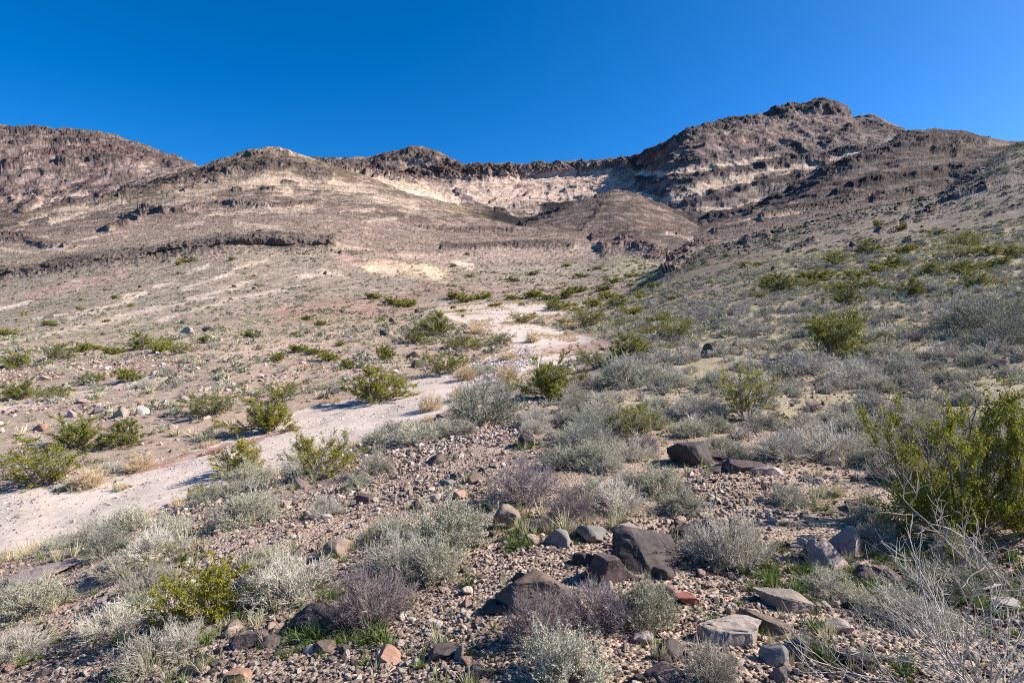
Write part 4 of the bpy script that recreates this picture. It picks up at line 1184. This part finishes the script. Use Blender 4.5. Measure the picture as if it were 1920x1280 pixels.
# --- grey, sage, purple and straw shrubs that stand out
S('dark', 905, 792, 78, 118, 'large blue grey shrub dome at the near edge of the wash', var=0)
S('green', 905, 700, 18, 60, 'green tinged shrub behind the large blue grey dome')
S('sage', 778, 828, 38, 92, 'pale sage shrub on the bank left of the large blue grey dome', var=1)
S('dark', 1100, 850, 62, 96, 'dark slate grey shrub in front of the olive creosote', var=1)
S('dark', 1125, 812, 46, 80, 'slate grey shrub behind the dark slate one', var=0)
S('sage', 1108, 796, 30, 50, 'pale green sage shrub behind the slate grey shrubs', var=2)
S('dark', 1172, 720, 54, 104, 'round blue grey shrub below the bright creosote patch', var=0)
S('sage', 1225, 800, 34, 66, 'sage shrub right of the olive creosote', var=0)
S('sage', 1235, 925, 56, 92, 'soft green sage shrub below the black boulder', var=1)
S('sage', 458, 982, 58, 112, 'pale green sage dome casting a dark shadow on the bank', var=0)
S('sage', 672, 912, 24, 52, 'little sage shrub on the stony bank above the pink stone', var=1)
S('grey', 708, 882, 42, 58, 'grey twig ball on the stony bank behind the little sage', var=1)
S('grey', 612, 966, 36, 56, 'grey twig ball on the stony bank left of the red stone', var=2)
S('grey', 550, 1120, 84, 158, 'large whitish grey shrub right of the yellow creosote', var=0)
S('sage', 505, 1090, 50, 90, 'sage shrub between the whitish grey shrub and the yellow creosote', var=2)
S('sage', 495, 1054, 26, 60, 'small mint sage shrub behind the yellow creosote', var=0)
S('grey', 295, 1045, 56, 110, 'pale tangled dead shrub on the bank edge', var=1)
S('dark', 200, 1042, 52, 74, 'bluish shrub leaning over the wash edge', var=1)
S('grey', 230, 1075, 40, 84, 'tangled grey shrub under the bluish one', var=2)
S('grey', 268, 1118, 56, 92, 'white twigged shrub left of the yellow creosote', var=0)
S('grey', 212, 1185, 56, 118, 'silvery bunched shrub left of the shadowed grass', var=1)
S('grey', 285, 1250, 62, 120, 'silvery dead shrub at the bottom left on gravel', var=2)
S('grey', 340, 1220, 58, 80, 'upright silvery shrub right of the bottom left one', var=0)
S('grey', 38, 1225, 46, 110, 'silvery shrub in the lower left corner', var=1)
S('sage', 70, 1145, 58, 118, 'green and grey sage shrub at the left edge', var=1)
S('grey', 20, 1135, 48, 80, 'grey shrub cut by the left edge', var=2)
S('grey', 480, 905, 40, 72, 'grey tangled shrub in front of the sparse creosote', var=1)
S('sage', 835, 1020, 82, 150, 'large sage shrub in the middle of the foreground', var=2)
S('sage', 812, 1082, 74, 108, 'grey green shrub in front of the large sage shrub', var=0)
S('grey', 745, 1060, 74, 110, 'grey twiggy shrub left of the large sage shrub', var=1)
S('sage', 730, 1010, 44, 64, 'small sage shrub behind the grey twiggy one', var=1)
S('grey', 770, 1092, 70, 90, 'bristly grey shrub with dry stalks in front', var=2)
S('purple', 700, 1160, 92, 140, 'purple grey shrub above the green grass tuft', var=0)
S('purple', 660, 1175, 60, 90, 'low purple grey shrub beside the shadowed dark boulder', var=1)
S('purple', 985, 935, 76, 130, 'tall purple grey shrub behind the dry stalks', var=0)
S('purple', 1070, 975, 56, 90, 'purple shrub left of the silver one at centre right', var=1)
S('grey', 1160, 955, 52, 100, 'silver shrub beside the soft green sage', var=0)
S('sage', 1110, 935, 42, 76, 'dusty green shrub behind the silver one', var=1)
S('purple', 1010, 1205, 98, 120, 'purple dead shrub covering the brown sloping boulder', var=1)
S('purple', 1115, 1170, 82, 130, 'spreading purple dead shrub right of the brown boulder', var=0)
S('sage', 1215, 1170, 84, 112, 'mint green sage shrub under the tallest dark boulder', var=2)
S('sage', 1062, 1276, 92, 160, 'mint green sage clump at the bottom centre', var=0)
S('grey', 1365, 1055, 96, 130, 'bare grey shrub standing in shade right of the tallest boulder', var=2)
S('grey', 1310, 1042, 56, 74, 'lower bare grey shrub touching the tallest dark boulder', var=0)
S('dark', 1475, 945, 38, 72, 'small blue green shrub on the gravel', var=1)
S('grey', 1325, 1275, 84, 100, 'thin white twigs shrub at the bottom by the big slab', var=1)
S('grey', 1800, 1075, 70, 105, 'bare silver shrub under the largest creosote', var=2)
S('sage', 1610, 830, 58, 110, 'green sage dome beside the shade left of the largest creosote', var=0)
S('grey', 1545, 855, 64, 110, 'grey shrub in front of the green sage dome', var=1)
S('sage', 1650, 675, 34, 86, 'blue green sage mound below the round creosote', var=1)
S('grey', 1600, 718, 44, 110, 'grey bushy mound left of the ledge', var=0)
S('sage', 1835, 680, 30, 60, 'sage mound left of the black boulder', var=2)
S('dark', 1840, 620, 62, 150, 'long shadowed dark shrub row on the right slope', var=0)
S('dark', 1890, 650, 56, 100, 'dark shrub at the right edge behind the sage mound', var=1)
S('straw', 1000, 642, 22, 34, 'round straw coloured bush standing in the wash', var=0)
S('straw', 950, 714, 28, 46, 'straw bush at the cobbles of the wash', var=1)
S('straw', 808, 768, 28, 48, 'straw bush on the sand left of the large blue grey dome', var=0)
S('straw', 872, 712, 26, 46, 'straw bush at the left end of the cobbles', var=1)
S('straw', 862, 748, 24, 44, 'orange straw bush behind the large blue grey dome', var=0)
S('straw', 952, 674, 18, 32, 'straw bush above the cobbles of the wash', var=1)
S('straw', 890, 625, 12, 40, 'flat straw bush at the island tip', var=0)
S('straw', 1075, 612, 10, 40, 'flat straw bush by the upper wash', var=1)
S('straw', 170, 912, 34, 58, 'yellowish dry bush at the far wash edge', var=1)
S('straw', 262, 880, 30, 52, 'straw green bush on the far wash edge', var=0)
S('grey', 135, 915, 22, 40, 'little grey shrub left of the yellowish dry bush', var=0)
S('grey', 210, 885, 22, 40, 'little grey shrub right of the yellowish dry bush', var=1)
S('green', 388, 825, 24, 36, 'bright green shrub on the far bank', var=0)
S('green', 325, 776, 16, 32, 'low bright green shrub on the far bank', var=1)
S('green', 186, 735, 16, 26, 'yellow green shrub under the boulder bar', var=0)
S('dark', 312, 705, 20, 24, 'rounded sage tinted shrub below the boulder bar', var=0)
S('straw', 68, 1042, 14, 32, 'tiny tan shrub on the open sand', var=0)
S('straw', 232, 916, 10, 20, 'tiny tan tuft in the middle of the sand', var=1)

# --- bare branches
def bare(name, seed, u, v, n0, length, dirv, label, cat, thick=1.0, spread=.35, kids=(5, 3), mat='grey', up=0.0):
    rs = np.random.RandomState(seed)
    p, n, r = locate(u, v)
    D = unit(np.array(dirv, float)[None] + rs.normal(size=(n0, 3)) * np.array([.35, .5, .45]) * spread)
    P0 = grow(rs, rs.normal(size=(n0, 3)) * np.array([.05, .05, .01]), D, rs.uniform(.6, 1.05, n0) * length, 10, up, .14)
    P1, _ = children(rs, P0, kids[0], .2, .95, .75, .18 * length, .42 * length, 6, .01, .17)
    P2, _ = children(rs, P1, kids[1], .2, 1.0, .8, .08 * length, .2 * length, 4, .01, .16)
    V, F = join([tubes(P0, taper(P0, .011 * thick, .004 * thick), 5), tubes(P1, taper(P1, .005 * thick, .0025 * thick), 4), tubes(P2, taper(P2, .003 * thick, .0015 * thick), 3)])
    o = build_mesh(name, V, F, M[mat], None, True)
    o.location = (p[0], p[1], p[2])
    tag(o, label, cat)
    return o
bare('bare_branches', 951, 1765, 960, 9, 1.25, (-1, .25, .30), 'long bare grey branches arching left out of the largest creosote bush', 'branches', 1.0, .5, (5, 3), up=-.02)
bare('bare_branches', 952, 1900, 1110, 6, .9, (-.9, .2, .5), 'twisted bare branches below the creosote at the right edge', 'branches', 1.0, .8, (5, 4))
bare('dead_bush', 953, 1850, 1330, 30, .85, (-.25, .15, .85), 'large bare grey bush in the lower right corner', 'dead shrub', .46, 1.7, (7, 6), 'grey')
bare('bare_branches', 954, 330, 1160, 4, .55, (-.5, -.4, .45), 'pale curved branch sticking out under the yellow creosote', 'branches', .7, .6, (3, 2))
bare('bare_branches', 955, 1345, 930, 4, .5, (.4, -.1, .7), 'thin dry stalks between the black boulder and the shaded shrub', 'branches', .4, .8, (3, 2), 'straw') if False else None

# ------------------------------------------------------------------ random growth where the ground bears it
def lib_mesh(tw, lv, mt, ml, name):
    """one mesh with two materials, for plants too small to show their parts"""
    V, F = [tw[0]], [tw[1]]
    mi = [np.zeros(len(tw[1]), np.int32)]
    if lv is not None:
        F.append(lv[1] + len(tw[0])); V.append(lv[0]); mi.append(np.ones(len(lv[1]), np.int32))
    me = build_mesh(name, np.concatenate(V), [np.concatenate(F)], M[mt], None, False, obj=False)
    if lv is not None:
        me.materials.append(M[ml])
        me.polygons.foreach_set('material_index', np.concatenate(mi))
    return me

cellA = np.zeros(G.shape[:2])
cr = np.cross(G[1:, :-1] - G[:-1, :-1], G[:-1, 1:] - G[:-1, :-1])
cellA[:-1, :-1] = np.linalg.norm(cr, axis=2)
slope_up = np.clip(NRM[..., 2], 0, 1)
base_ok = ((vis | (DD < 22)) & (BU > -60) & (BU < 1980) & (BV < 1340) & (BV > 150)) | ((BU > -330) & (BU < 2260) & (DD > 1.7) & (DD < 120) & ((BU < -60) | (BU > 1980) | (BV >= 1340)))
base_ok[:4] = False; base_ok[-2:] = False; base_ok[:, -2:] = False
clump = np.zeros(G.shape[:2], np.float32)
nm_ = DD < 420
clump[nm_] = fbm(G[nm_] / 2.6, 3, .6, 401)
clump2 = np.zeros(G.shape[:2], np.float32)
clump2[nm_] = fbm(G[nm_] / 9.0, 3, .6, 431)
def sample(dens, seed, cap=None):
    """random points of the terrain, dens per square metre"""
    rs = np.random.RandomState(seed)
    lam = (cellA * dens * base_ok).ravel()
    n = int(rs.poisson(lam.sum()))
    if cap: n = min(n, cap)
    cs = np.cumsum(lam)
    i = np.searchsorted(cs, rs.uniform(0, cs[-1], n))
    r, c = np.unravel_index(np.minimum(i, lam.size - 1), G.shape[:2])
    r = np.minimum(r, NR - 2); c = np.minimum(c, NC - 2)
    a = rs.uniform(size=(n, 1)); b = rs.uniform(size=(n, 1))
    P = (G[r, c] * (1 - a) + G[r + 1, c] * a) * (1 - b) + (G[r, c + 1] * (1 - a) + G[r + 1, c + 1] * a) * b
    return P, r, c
dry = 1 - np.clip(WASH * 1.3, 0, 1)
right = sstep(-40, 160, BU - (1010 - np.clip(BV - 700, 0, 400) * .25) )     # grassy slope right of the wash
ROCKY = np.clip(CL, 0, 1)
stony = np.clip(nearw + openg, 0, 1)

def free(P, rad, keep=.9):
    ok = np.ones(len(P), bool)
    occ = np.array(occupied)
    for i in range(len(P)):
        d = np.hypot(occ[:, 0] - P[i, 0], occ[:, 1] - P[i, 1])
        if (d < occ[:, 2] * keep + rad[i] * .5).any(): ok[i] = False
    return ok

leftbank = (1 - right) * sstep(14, 17, DD)
spur = (1 - right) * (1 - sstep(13, 15, DD))
def dens_map(rt, lt, sp, st):
    return (rt * right * (1 - .93 * openg) + lt * leftbank + sp * spur * (1 - stony) + st * spur * stony) * dry * (1 - ROCKY)
near60 = (DD > 3.2) & (DD < 75)
cl = np.clip(.55 + 1.6 * clump, 0.05, 2.2)
KIND = {
    'grey': (dens_map(2.3, .26, .7, .06), (.28, .62), (.5, .75)),
    'sage': (dens_map(2.2, .30, .5, .05), (.26, .60), (.45, .62)),
    'dark': (dens_map(.35, .12, .08, .02), (.26, .55), (.5, .7)),
    'purple': (dens_map(.3, .03, .10, .02), (.28, .55), (.5, .7)),
    'green': (dens_map(.4, .14, .10, .02), (.22, .42), (.45, .6)),
    'straw': (dens_map(.10, .10, .01, .0), (.22, .5), (.45, .65)),
}
PHR = {
    'grey': 'small bare grey shrub', 'sage': 'small pale green sage shrub', 'dark': 'small dark grey shrub', 'purple': 'small purplish twiggy shrub', 'green': 'small fresh green shrub', 'straw': 'small straw coloured bush'}
LOM = {}
for kd, args in {'grey': (dome(500, .55, 24, 6, 3, 2.6), 'grey', None), 'sage': (dome(501, .5, 18, 5, 3, 2.6, 2, .05), 'grey', 'sage'), 'dark': (dome(502, .5, 22, 6, 3, 2.6), 'dark', None),
                 'purple': (dome(503, .5, 22, 6, 3, 2.6), 'purple', None), 'green': (dome(504, .5, 18, 5, 3, 2.4, 3, .05), 'grey', 'sage_g'), 'straw': (dome(505, .5, 24, 6, 3, 2.8), 'straw', None)}.items():
    LOM[kd] = lib_mesh(args[0][0], args[0][1], args[1], args[2], kd + '_small')
rest = {}
used_labels = set()
def near_label(kd, p, px):
    pu, pv = project(np.array(p, float))
    best = sorted(LM, key=lambda q: math.hypot(q[0] - pu, 1.5 * (q[1] - pv)))[:4]
    for lu, lv, ll in best:
        du, dv = pu - lu, pv - lv
        if math.hypot(du, dv) > 190: continue
        rel = ('left of' if du < 0 else 'right of') if abs(du) > 1.3 * abs(dv) else ('in front of' if dv > 0 else 'behind')
        short = ll.split(' beside ')[0].split(', ')[0]
        for size in ('', 'big ' if px > 60 else 'low '):
            t = size + PHR[kd].replace('small ', '') + ' ' + rel + ' the ' + short
            if len(t.split()) <= 16 and t not in used_labels:
                used_labels.add(t)
                return t
    return None
for ki, (kd, (dm, wr, hr)) in enumerate(KIND.items()):
    P, r, c = sample(dm * near60 * cl * np.clip(1.15 - DD / 90, .2, 1), 600 + ki)
    rs = np.random.RandomState(640 + ki)
    w = rs.uniform(*wr, len(P)) * np.clip(rs.lognormal(0, .22, len(P)), .6, 1.7)
    h = w * rs.uniform(*hr, len(P))
    ok = free(P, w * .5) if len(P) else []
    P, r, c, w, h = P[ok], r[ok], c[ok], w[ok], h[ok]
    order = np.argsort(-(w / P[:, 1]))
    cnt = {}
    for j_, i in enumerate(order):
        px = w[i] / P[i, 1] * FPX
        if j_ < 285 and px > 9:
            rg = 'right' if right[r[i], c[i]] > .5 else ('spur' if P[i, 1] < 14.5 else 'left')
            lab = {'right': (PHR[kd] + ' among the grass of the right slope', kd + ' shrubs scattered over the right slope'),
                   'left': (PHR[kd] + ' on the flats beyond the wash', kd + ' shrubs scattered beyond the wash'),
                   'spur': (PHR[kd] + ' on the near bank between camera and wash', kd + ' shrubs scattered on the near bank')}[rg]
            if px > 30:
                shrub_at(kd, (P[i, 0], P[i, 1], P[i, 2] - .01), w[i], h[i], near_label(kd, P[i], px) or lab[0], lab[1], detail=px > 46)
            else:
                o = bpy.data.objects.new(NAMES[kd][0], LOM[kd]); col.objects.link(o)
                put(o, (P[i, 0], P[i, 1], P[i, 2] - .01), w[i], h[i] / .52, rs.uniform(0, 6.28))
                tag(o, lab[0], NAMES[kd][1], lab[1])
        else:
            rest.setdefault(kd, []).append((P[i], w[i], h[i]))
    print(kd, len(order), 'left over', len(rest.get(kd, [])))

# ------------------------------------------------------------------ what nobody could count: gravel, grass, far scrub
def stuff(name, pts, sx, sz, meshes, label, seed, align=None, flatrot=True, cat=None):
    """one object that carries its many small pieces as instances on real points of the ground"""
    n = len(pts)
    rs = np.random.RandomState(seed)
    me = bpy.data.meshes.new(name)
    me.vertices.add(n)
    me.vertices.foreach_set('co', np.ascontiguousarray(pts, np.float32).ravel())
    def attr(nm, typ, data):
        a = me.attributes.new(nm, typ, 'POINT')
        a.data.foreach_set('vector' if typ == 'FLOAT_VECTOR' else 'value', np.ascontiguousarray(data).ravel())
    attr('sc', 'FLOAT_VECTOR', np.stack([sx, sx * rs.uniform(.75, 1.2, n), sz], 1).astype(np.float32))
    tilt = 0.12 if flatrot else .6
    rot = np.stack([rs.normal(0, tilt, n), rs.normal(0, tilt, n), rs.uniform(0, 6.28, n)], 1)
    attr('rot', 'FLOAT_VECTOR', rot.astype(np.float32))
    attr('tone', 'FLOAT', rs.uniform(0, 1, n).astype(np.float32))
    attr('pick', 'INT', rs.randint(0, len(meshes), n).astype(np.int32))
    o = bpy.data.objects.new(name, me); col.objects.link(o)
    cc = bpy.data.collections.new(name + '_pieces')
    for i, m in enumerate(meshes):
        so = bpy.data.objects.new('%s_piece_%02d' % (name, i), m)
        cc.objects.link(so)
    ng = bpy.data.node_groups.new(name + '_scatter', 'GeometryNodeTree')
    ng.interface.new_socket('Geometry', in_out='INPUT', socket_type='NodeSocketGeometry')
    ng.interface.new_socket('Geometry', in_out='OUTPUT', socket_type='NodeSocketGeometry')
    gi = ng.nodes.new('NodeGroupInput'); go = ng.nodes.new('NodeGroupOutput')
    ip = ng.nodes.new('GeometryNodeInstanceOnPoints')
    ci = ng.nodes.new('GeometryNodeCollectionInfo')
    ci.inputs['Collection'].default_value = cc
    ci.inputs['Separate Children'].default_value = True
    ci.inputs['Reset Children'].default_value = True
    def na(nm, typ):
        a = ng.nodes.new('GeometryNodeInputNamedAttribute'); a.data_type = typ
        a.inputs['Name'].default_value = nm
        return a.outputs['Attribute']
    e2r = ng.nodes.new('FunctionNodeEulerToRotation')
    L = ng.links.new
    L(gi.outputs[0], ip.inputs['Points']); L(ci.outputs[0], ip.inputs['Instance'])
    ip.inputs['Pick Instance'].default_value = True
    L(na('pick', 'INT'), ip.inputs['Instance Index'])
    L(na('rot', 'FLOAT_VECTOR'), e2r.inputs[0]); L(e2r.outputs[0], ip.inputs['Rotation'])
    L(na('sc', 'FLOAT_VECTOR'), ip.inputs['Scale'])
    L(ip.outputs[0], go.inputs[0])
    md = o.modifiers.new('scatter', 'NODES'); md.node_group = ng
    tag(o, label, None, None, 'stuff')
    print('stuff', name, n)
    return o

def pebbles(n, sub, seed, mat):
    out = []
    for i in range(n):
        rs = np.random.RandomState(seed + i)
        V, F = rock(seed + i, sub, (1, rs.uniform(.6, 1), rs.uniform(.45, .8)), 7 if sub < 3 else 9, .06)
        out.append(build_mesh('stone', V, F, M[mat], None, sub > 2, obj=False))
    return out
peb1 = pebbles(10, 2, 700, 'gravel'); peb2 = pebbles(8, 3, 730, 'gravel'); pebw = pebbles(6, 1, 760, 'gravel_w')
def lnorm(rs, n, med, sg, lo, hi):
    return np.clip(rs.lognormal(math.log(med), sg, n), lo, hi)
rs = np.random.RandomState(81)
gp = np.clip(.75 + 1.9 * clump, .12, 2.2)
A, *_ = sample((DD < 4.8) * (DD > 1.2) * dry * gp * 1900, 811)
B, *_ = sample((DD >= 4.8) * (DD < 9) * dry * (.35 + 1.2 * stony + .3 * (1 - right)) * gp * 520, 812)
Cc, *_ = sample((DD >= 9) * (DD < 17) * dry * (.6 + 2.0 * stony + .2 * (1 - right)) * gp * 130, 813)
sA = lnorm(rs, len(A), .020, .58, .008, .13); sB = lnorm(rs, len(B), .030, .58, .012, .17); sC = lnorm(rs, len(Cc), .06, .42, .03, .17)
P_ = np.concatenate([A, B, Cc]); s_ = np.concatenate([sA, sB, sC])
small = s_ < .045
stuff('gravel', P_[small], s_[small], s_[small], peb1, 'loose tan and grey gravel covering the near ground', 82, flatrot=False)
stuff('stones', P_[~small], s_[~small], s_[~small], peb2, 'fist sized angular stones lying in the gravel and on the near bank', 83, flatrot=False)['category'] = 'stones'
# stones and cobbles in the wash, bars of boulders on its far side
Wd, *_ = sample((WASH > .4) * ((DD < 22) * 26 + (DD >= 22) * (DD < 60) * 7), 821)
Wc, *_ = sample((cob > .3) * 22.0, 822)
Wx, *_ = sample(coarse * (DD < 32) * 42 + np.clip(4 * WASH * (1 - WASH), 0, 1) * (DD < 40) * 14, 825)
sw = np.concatenate([lnorm(rs, len(Wd), .045, .4, .02, .14), lnorm(rs, len(Wc), .15, .4, .07, .4), lnorm(rs, len(Wx), .06, .5, .025, .3)])
stuff('wash_cobbles', np.concatenate([Wd, Wc, Wx]), sw, sw * .8, pebw, 'pale pebbles and cobbles strewn over the sand of the wash', 84, flatrot=False)
bar = np.maximum.reduce([stroke([(-40,712),(60,706),(130,692),(230,684),(320,682),(350,700)], 15, 18, 60), stroke([(20,770),(100,760),(180,778),(260,775),(320,770)], 15, 16, 50),
                         stroke([(340,745),(430,730),(520,720),(560,700)], 12, 18, 50), stroke([(640,630),(720,624),(800,640)], 8, 30, 75), stroke([(760,680),(800,690),(850,690)], 10, 20, 60),
                         stroke([(560,690),(680,700),(740,690)], 10, 18, 60)])
Bd, *_ = sample(bar * dry * 7 + leftbank * dry * (DD < 60) * 1.6, 823)
sb = lnorm(rs, len(Bd), .16, .5, .06, .75)
stuff('boulder_rubble', Bd, sb, sb * .85, pebbles(8, 2, 790, 'rubble'), 'pinkish rubble bars of stones beyond the wash', 85, flatrot=False)
# dark talus of the outcrops on the right slope
To, *_ = sample((CL > .25) * (DD > 50) * (DD < 300) * .32 + stroke([(1250,506),(1330,470),(1500,430),(1620,396),(1770,372)], 13, 70, 150) * .45 + stroke([(-40,528),(100,512),(300,488),(440,468),(625,468)], 10, 150, 240) * .35 + (DD > 60) * (DD < 240) * .02 * (1 - CL), 824, 26000)
st_ = lnorm(rs, len(To), .45, .5, .2, 1.8)
stuff('rock_debris', To, st_, st_ * .9, pebbles(8, 2, 840, 'r_dark'), 'dark rock debris on the outcrops of the slopes', 86, flatrot=False)

gd = [build_mesh('blades', *tuft(900 + i, 30, .018, .55), M['drygrass'], None, False, obj=False) for i in range(5)]
gg = [build_mesh('blades', *tuft(920 + i, 40, .028, .9, .5), M['greengrass'], None, False, obj=False) for i in range(4)]
gcl = np.clip(.6 + 1.6 * clump2 + clump, .3, 2)
edge_w = np.clip(4 * WASH * (1 - WASH), 0, 1) + .35 * (WASH > .3) * (DD > 30) * np.clip(clump2 * 3, 0, 1)
D1, *_ = sample((right * (75 + 60 * (DD > 8)) * (1 - .97 * openg) + spur * 9 * (1 - stony) + 1.0 * stony * spur + leftbank * 14) * np.where(DD < 5.5, .45, 1) / np.maximum(dry, .02) * dry + 0 * dry * (1 - ROCKY) * gcl * (DD > 2.4) * (DD < 34) * np.where(DD < 7, .55, 1) * np.clip(1.2 - DD / 40, .15, 1), 831, 190000)
# taller stalks crowd round the feet of the shrubs
def ground_z(x, y):
    s_ = x / y
    c_ = np.clip(np.searchsorted(SX, s_), 0, NC - 1)
    out = np.empty(len(x))
    for i in range(len(x)):
        out[i] = np.interp(y[i], G[3:, c_[i], 1], G[3:, c_[i], 2])
    return out
SX = G[KROW[6], :, 0] / G[KROW[6], :, 1]
oc_ = np.array([o for o in occupied if 2.8 < o[1] < 17])
rt_ = np.random.RandomState(88)
kx = np.repeat(np.arange(len(oc_)), 18)
a_ = rt_.uniform(0, 6.28, len(kx)); r_ = oc_[kx, 2] * rt_.uniform(.5, 2.0, len(kx)) + .03
tx, ty = oc_[kx, 0] + np.cos(a_) * r_, oc_[kx, 1] + np.sin(a_) * r_
keep_ = ty > 2.2
tx, ty = tx[keep_], ty[keep_]
T1 = np.stack([tx, ty, ground_z(tx, ty)], 1)
ub, vb = project(T1)
cb = np.clip(np.searchsorted(u_cols, ub), 0, NC - 1)
rb = np.array([int(np.argmin(np.abs(G[3:KROW[7], c_, 1] - y_))) + 3 for c_, y_ in zip(cb, ty)])
T1 = T1[rt_.uniform(size=len(T1)) > openg[rb, cb] * .85]
nD = len(D1)
D1 = np.concatenate([D1, T1[::2]])
h = lnorm(rs, len(D1), .145, .33, .06, .34)
h[nD:] *= 1.1
h *= np.where(D1[:, 1] < 5, .62, 1)
stuff('dry_grass', D1, h * .9, h, gd, 'dry straw coloured grass between the shrubs', 87)

g2 = np.clip(.2 + 2.2 * fbm(G.reshape(-1, 3) / 1.3, 2, .5, 480).reshape(G.shape[:2]), 0, 1.6) if False else np.clip(.15 + 2.0 * clump, 0, 1.6)
F1, *_ = sample((DD > 16) * (DD < 85) * (right * 3.4 * np.clip(.4 + 1.6 * clump2, 0, 2) + (1 - right) * .5) * dry * (1 - ROCKY), 837, 30000)
hF = lnorm(np.random.RandomState(19), len(F1), .27, .3, .12, .5)
stuff('pale_grass', F1, hF * 1.7, hF, [build_mesh('blades', *tuft(935 + i, 26, .045, .8), M['drygrass'], None, False, obj=False) for i in range(4)], 'pale dry grass clumps further up the slopes', 94)
E1, *_ = sample(edge_w * (DD < 110) * 9.0, 836, 12000)
hE = lnorm(np.random.RandomState(9), len(E1), .2, .35, .08, .45)
stuff('straw_tufts', E1, hE * 1.2, hE, [build_mesh('blades', *tuft(930 + i, 34, .02, .8), M['strawgrass'], None, False, obj=False) for i in range(4)], 'straw yellow tufts along the edges and bars of the wash', 93)
greenp = stroke([(1700,1060),(1800,1110),(1900,1090)], 45, 2.5, 8) + stroke([(560,1210),(620,1190),(700,1200)], 26, 2.5, 8) + stroke([(1400,1080),(1560,1090),(1680,1110)], 16, 2.5, 8) + stroke([(960,1020),(1000,1010)], 20, 3, 8) + stroke([(620,1125),(660,1120)], 16, 2.5, 8)
G1, *_ = sample(greenp * 160 * (DD < 8) + (right * 22 * (1 - .8 * openg) + spur * 12 + leftbank * 2.5) * dry * g2 * (DD > 2.2) * (DD < 22) * np.where((BU > 1200) & (BV > 1000), 2.6, 1) * (1 - .7 * stony), 832, 40000)
G1 = np.concatenate([G1, T1[1::2]])
h = lnorm(rs, len(G1), .07, .4, .03, .2)
stuff('green_grass', G1, h * 1.3, h, gg, 'short fresh green grass and herbs at the feet of the shrubs', 88)
R1, *_ = sample(stroke([(180,905),(260,885),(330,862),(420,838),(560,800)], 9, 12, 30, 2.0) * 1.6 + stroke([(1010,662),(1100,655),(1170,640)], 10, 25, 60, 2.0) * 1.2 + (WASH > .5) * .05 * (DD < 40), 833)
h = lnorm(rs, len(R1), .16, .4, .06, .4)
stuff('red_herbs', R1, h * 2.2, h * .5, [build_mesh('blades', *tuft(940 + i, 30, .03, 1.6, .8), M['herb'], None, False, obj=False) for i in range(3)], 'dry reddish mats of herbs on the sand', 89)

# far scrub: low grey and green shrubs over the slopes
def cheap(seed, n, mat, sz=.16):
    r_ = np.random.RandomState(seed)
    az = r_.uniform(0, 6.28, n); cz = r_.uniform(0, 1, n); s = np.sqrt(1 - cz * cz) * .5
    V, F = leaves(r_, np.stack([np.cos(az) * s, np.sin(az) * s, cz * .42], 1) * r_.uniform(.55, 1, (n, 1)), sz, .45, .6)
    return build_mesh('foliage', V, F, M[mat], None, False, obj=False)
sc_ = [cheap(960 + i, 90, 'scrub') for i in range(4)]
scg = [cheap(970 + i, 110, 'scrub_g', .15) for i in range(4)]
slope_r = (BU > 1180)
runn = np.zeros(G.shape[:2], np.float32)
mr = (DD > 24) & (DD < 300)
runn[mr] = fbm(G[mr] * np.array([1 / 3.2, 1 / 26.0, 1 / 3.2]), 3, .6, 455)
dd1 = ((DD >= 24) & (DD < 60)) * (right * 1.15 + (1 - right) * .9) + ((DD >= 60) & (DD < 140)) * np.where(slope_r, 1.2, .95) + ((DD >= 140) & (DD < 300)) * .42 + ((DD >= 300) & (DD < 560)) * .05
S1, *_ = sample(dd1 * dry * (1 - ROCKY) * np.clip(.5 + 2.0 * clump2, .05, 2.4) * np.clip(.6 + 2.4 * runn, .1, 2.4) * (1 - sstep(.42, .55, ALB[..., 0])), 841, 120000)
w = lnorm(rs, len(S1), .50, .36, .22, 1.2)
stuff('desert_scrub', S1, w, w * rs.uniform(.8, 1.25, len(w)), sc_, 'low grey scrub dotted over the slopes beyond the wash', 90)
S2, *_ = sample(((DD > 60) & (DD < 300)) * np.where(slope_r, .034, .008) * dry * (1 - ROCKY) * np.clip(.6 + 2 * clump2, 0, 2) + ((DD > 90) & (DD < 210) & (BU > 820) & (BU < 1300)) * .018 * np.clip(.6 + 2 * clump2, 0, 2), 842, 9000)
w = lnorm(rs, len(S2), .95, .3, .5, 1.7)
stuff('distant_scrub', S2, w, w * .9, scg, 'distant green bushes too small to tell apart on the slopes', 91)
# shrubs beyond the first three hundred of a kind
for kd, L_ in rest.items():
    if not L_: continue
    P_ = np.array([x[0] for x in L_]); w = np.array([x[1] for x in L_]); h = np.array([x[2] for x in L_])
    stuff(kd + '_scrub', P_, w, h / .52, [LOM[kd]], {'grey': 'grey', 'sage': 'pale green', 'dark': 'dark grey', 'purple': 'purplish', 'green': 'fresh green', 'straw': 'straw coloured'}[kd] + ' scrub filling the ground between larger shrubs', 92)
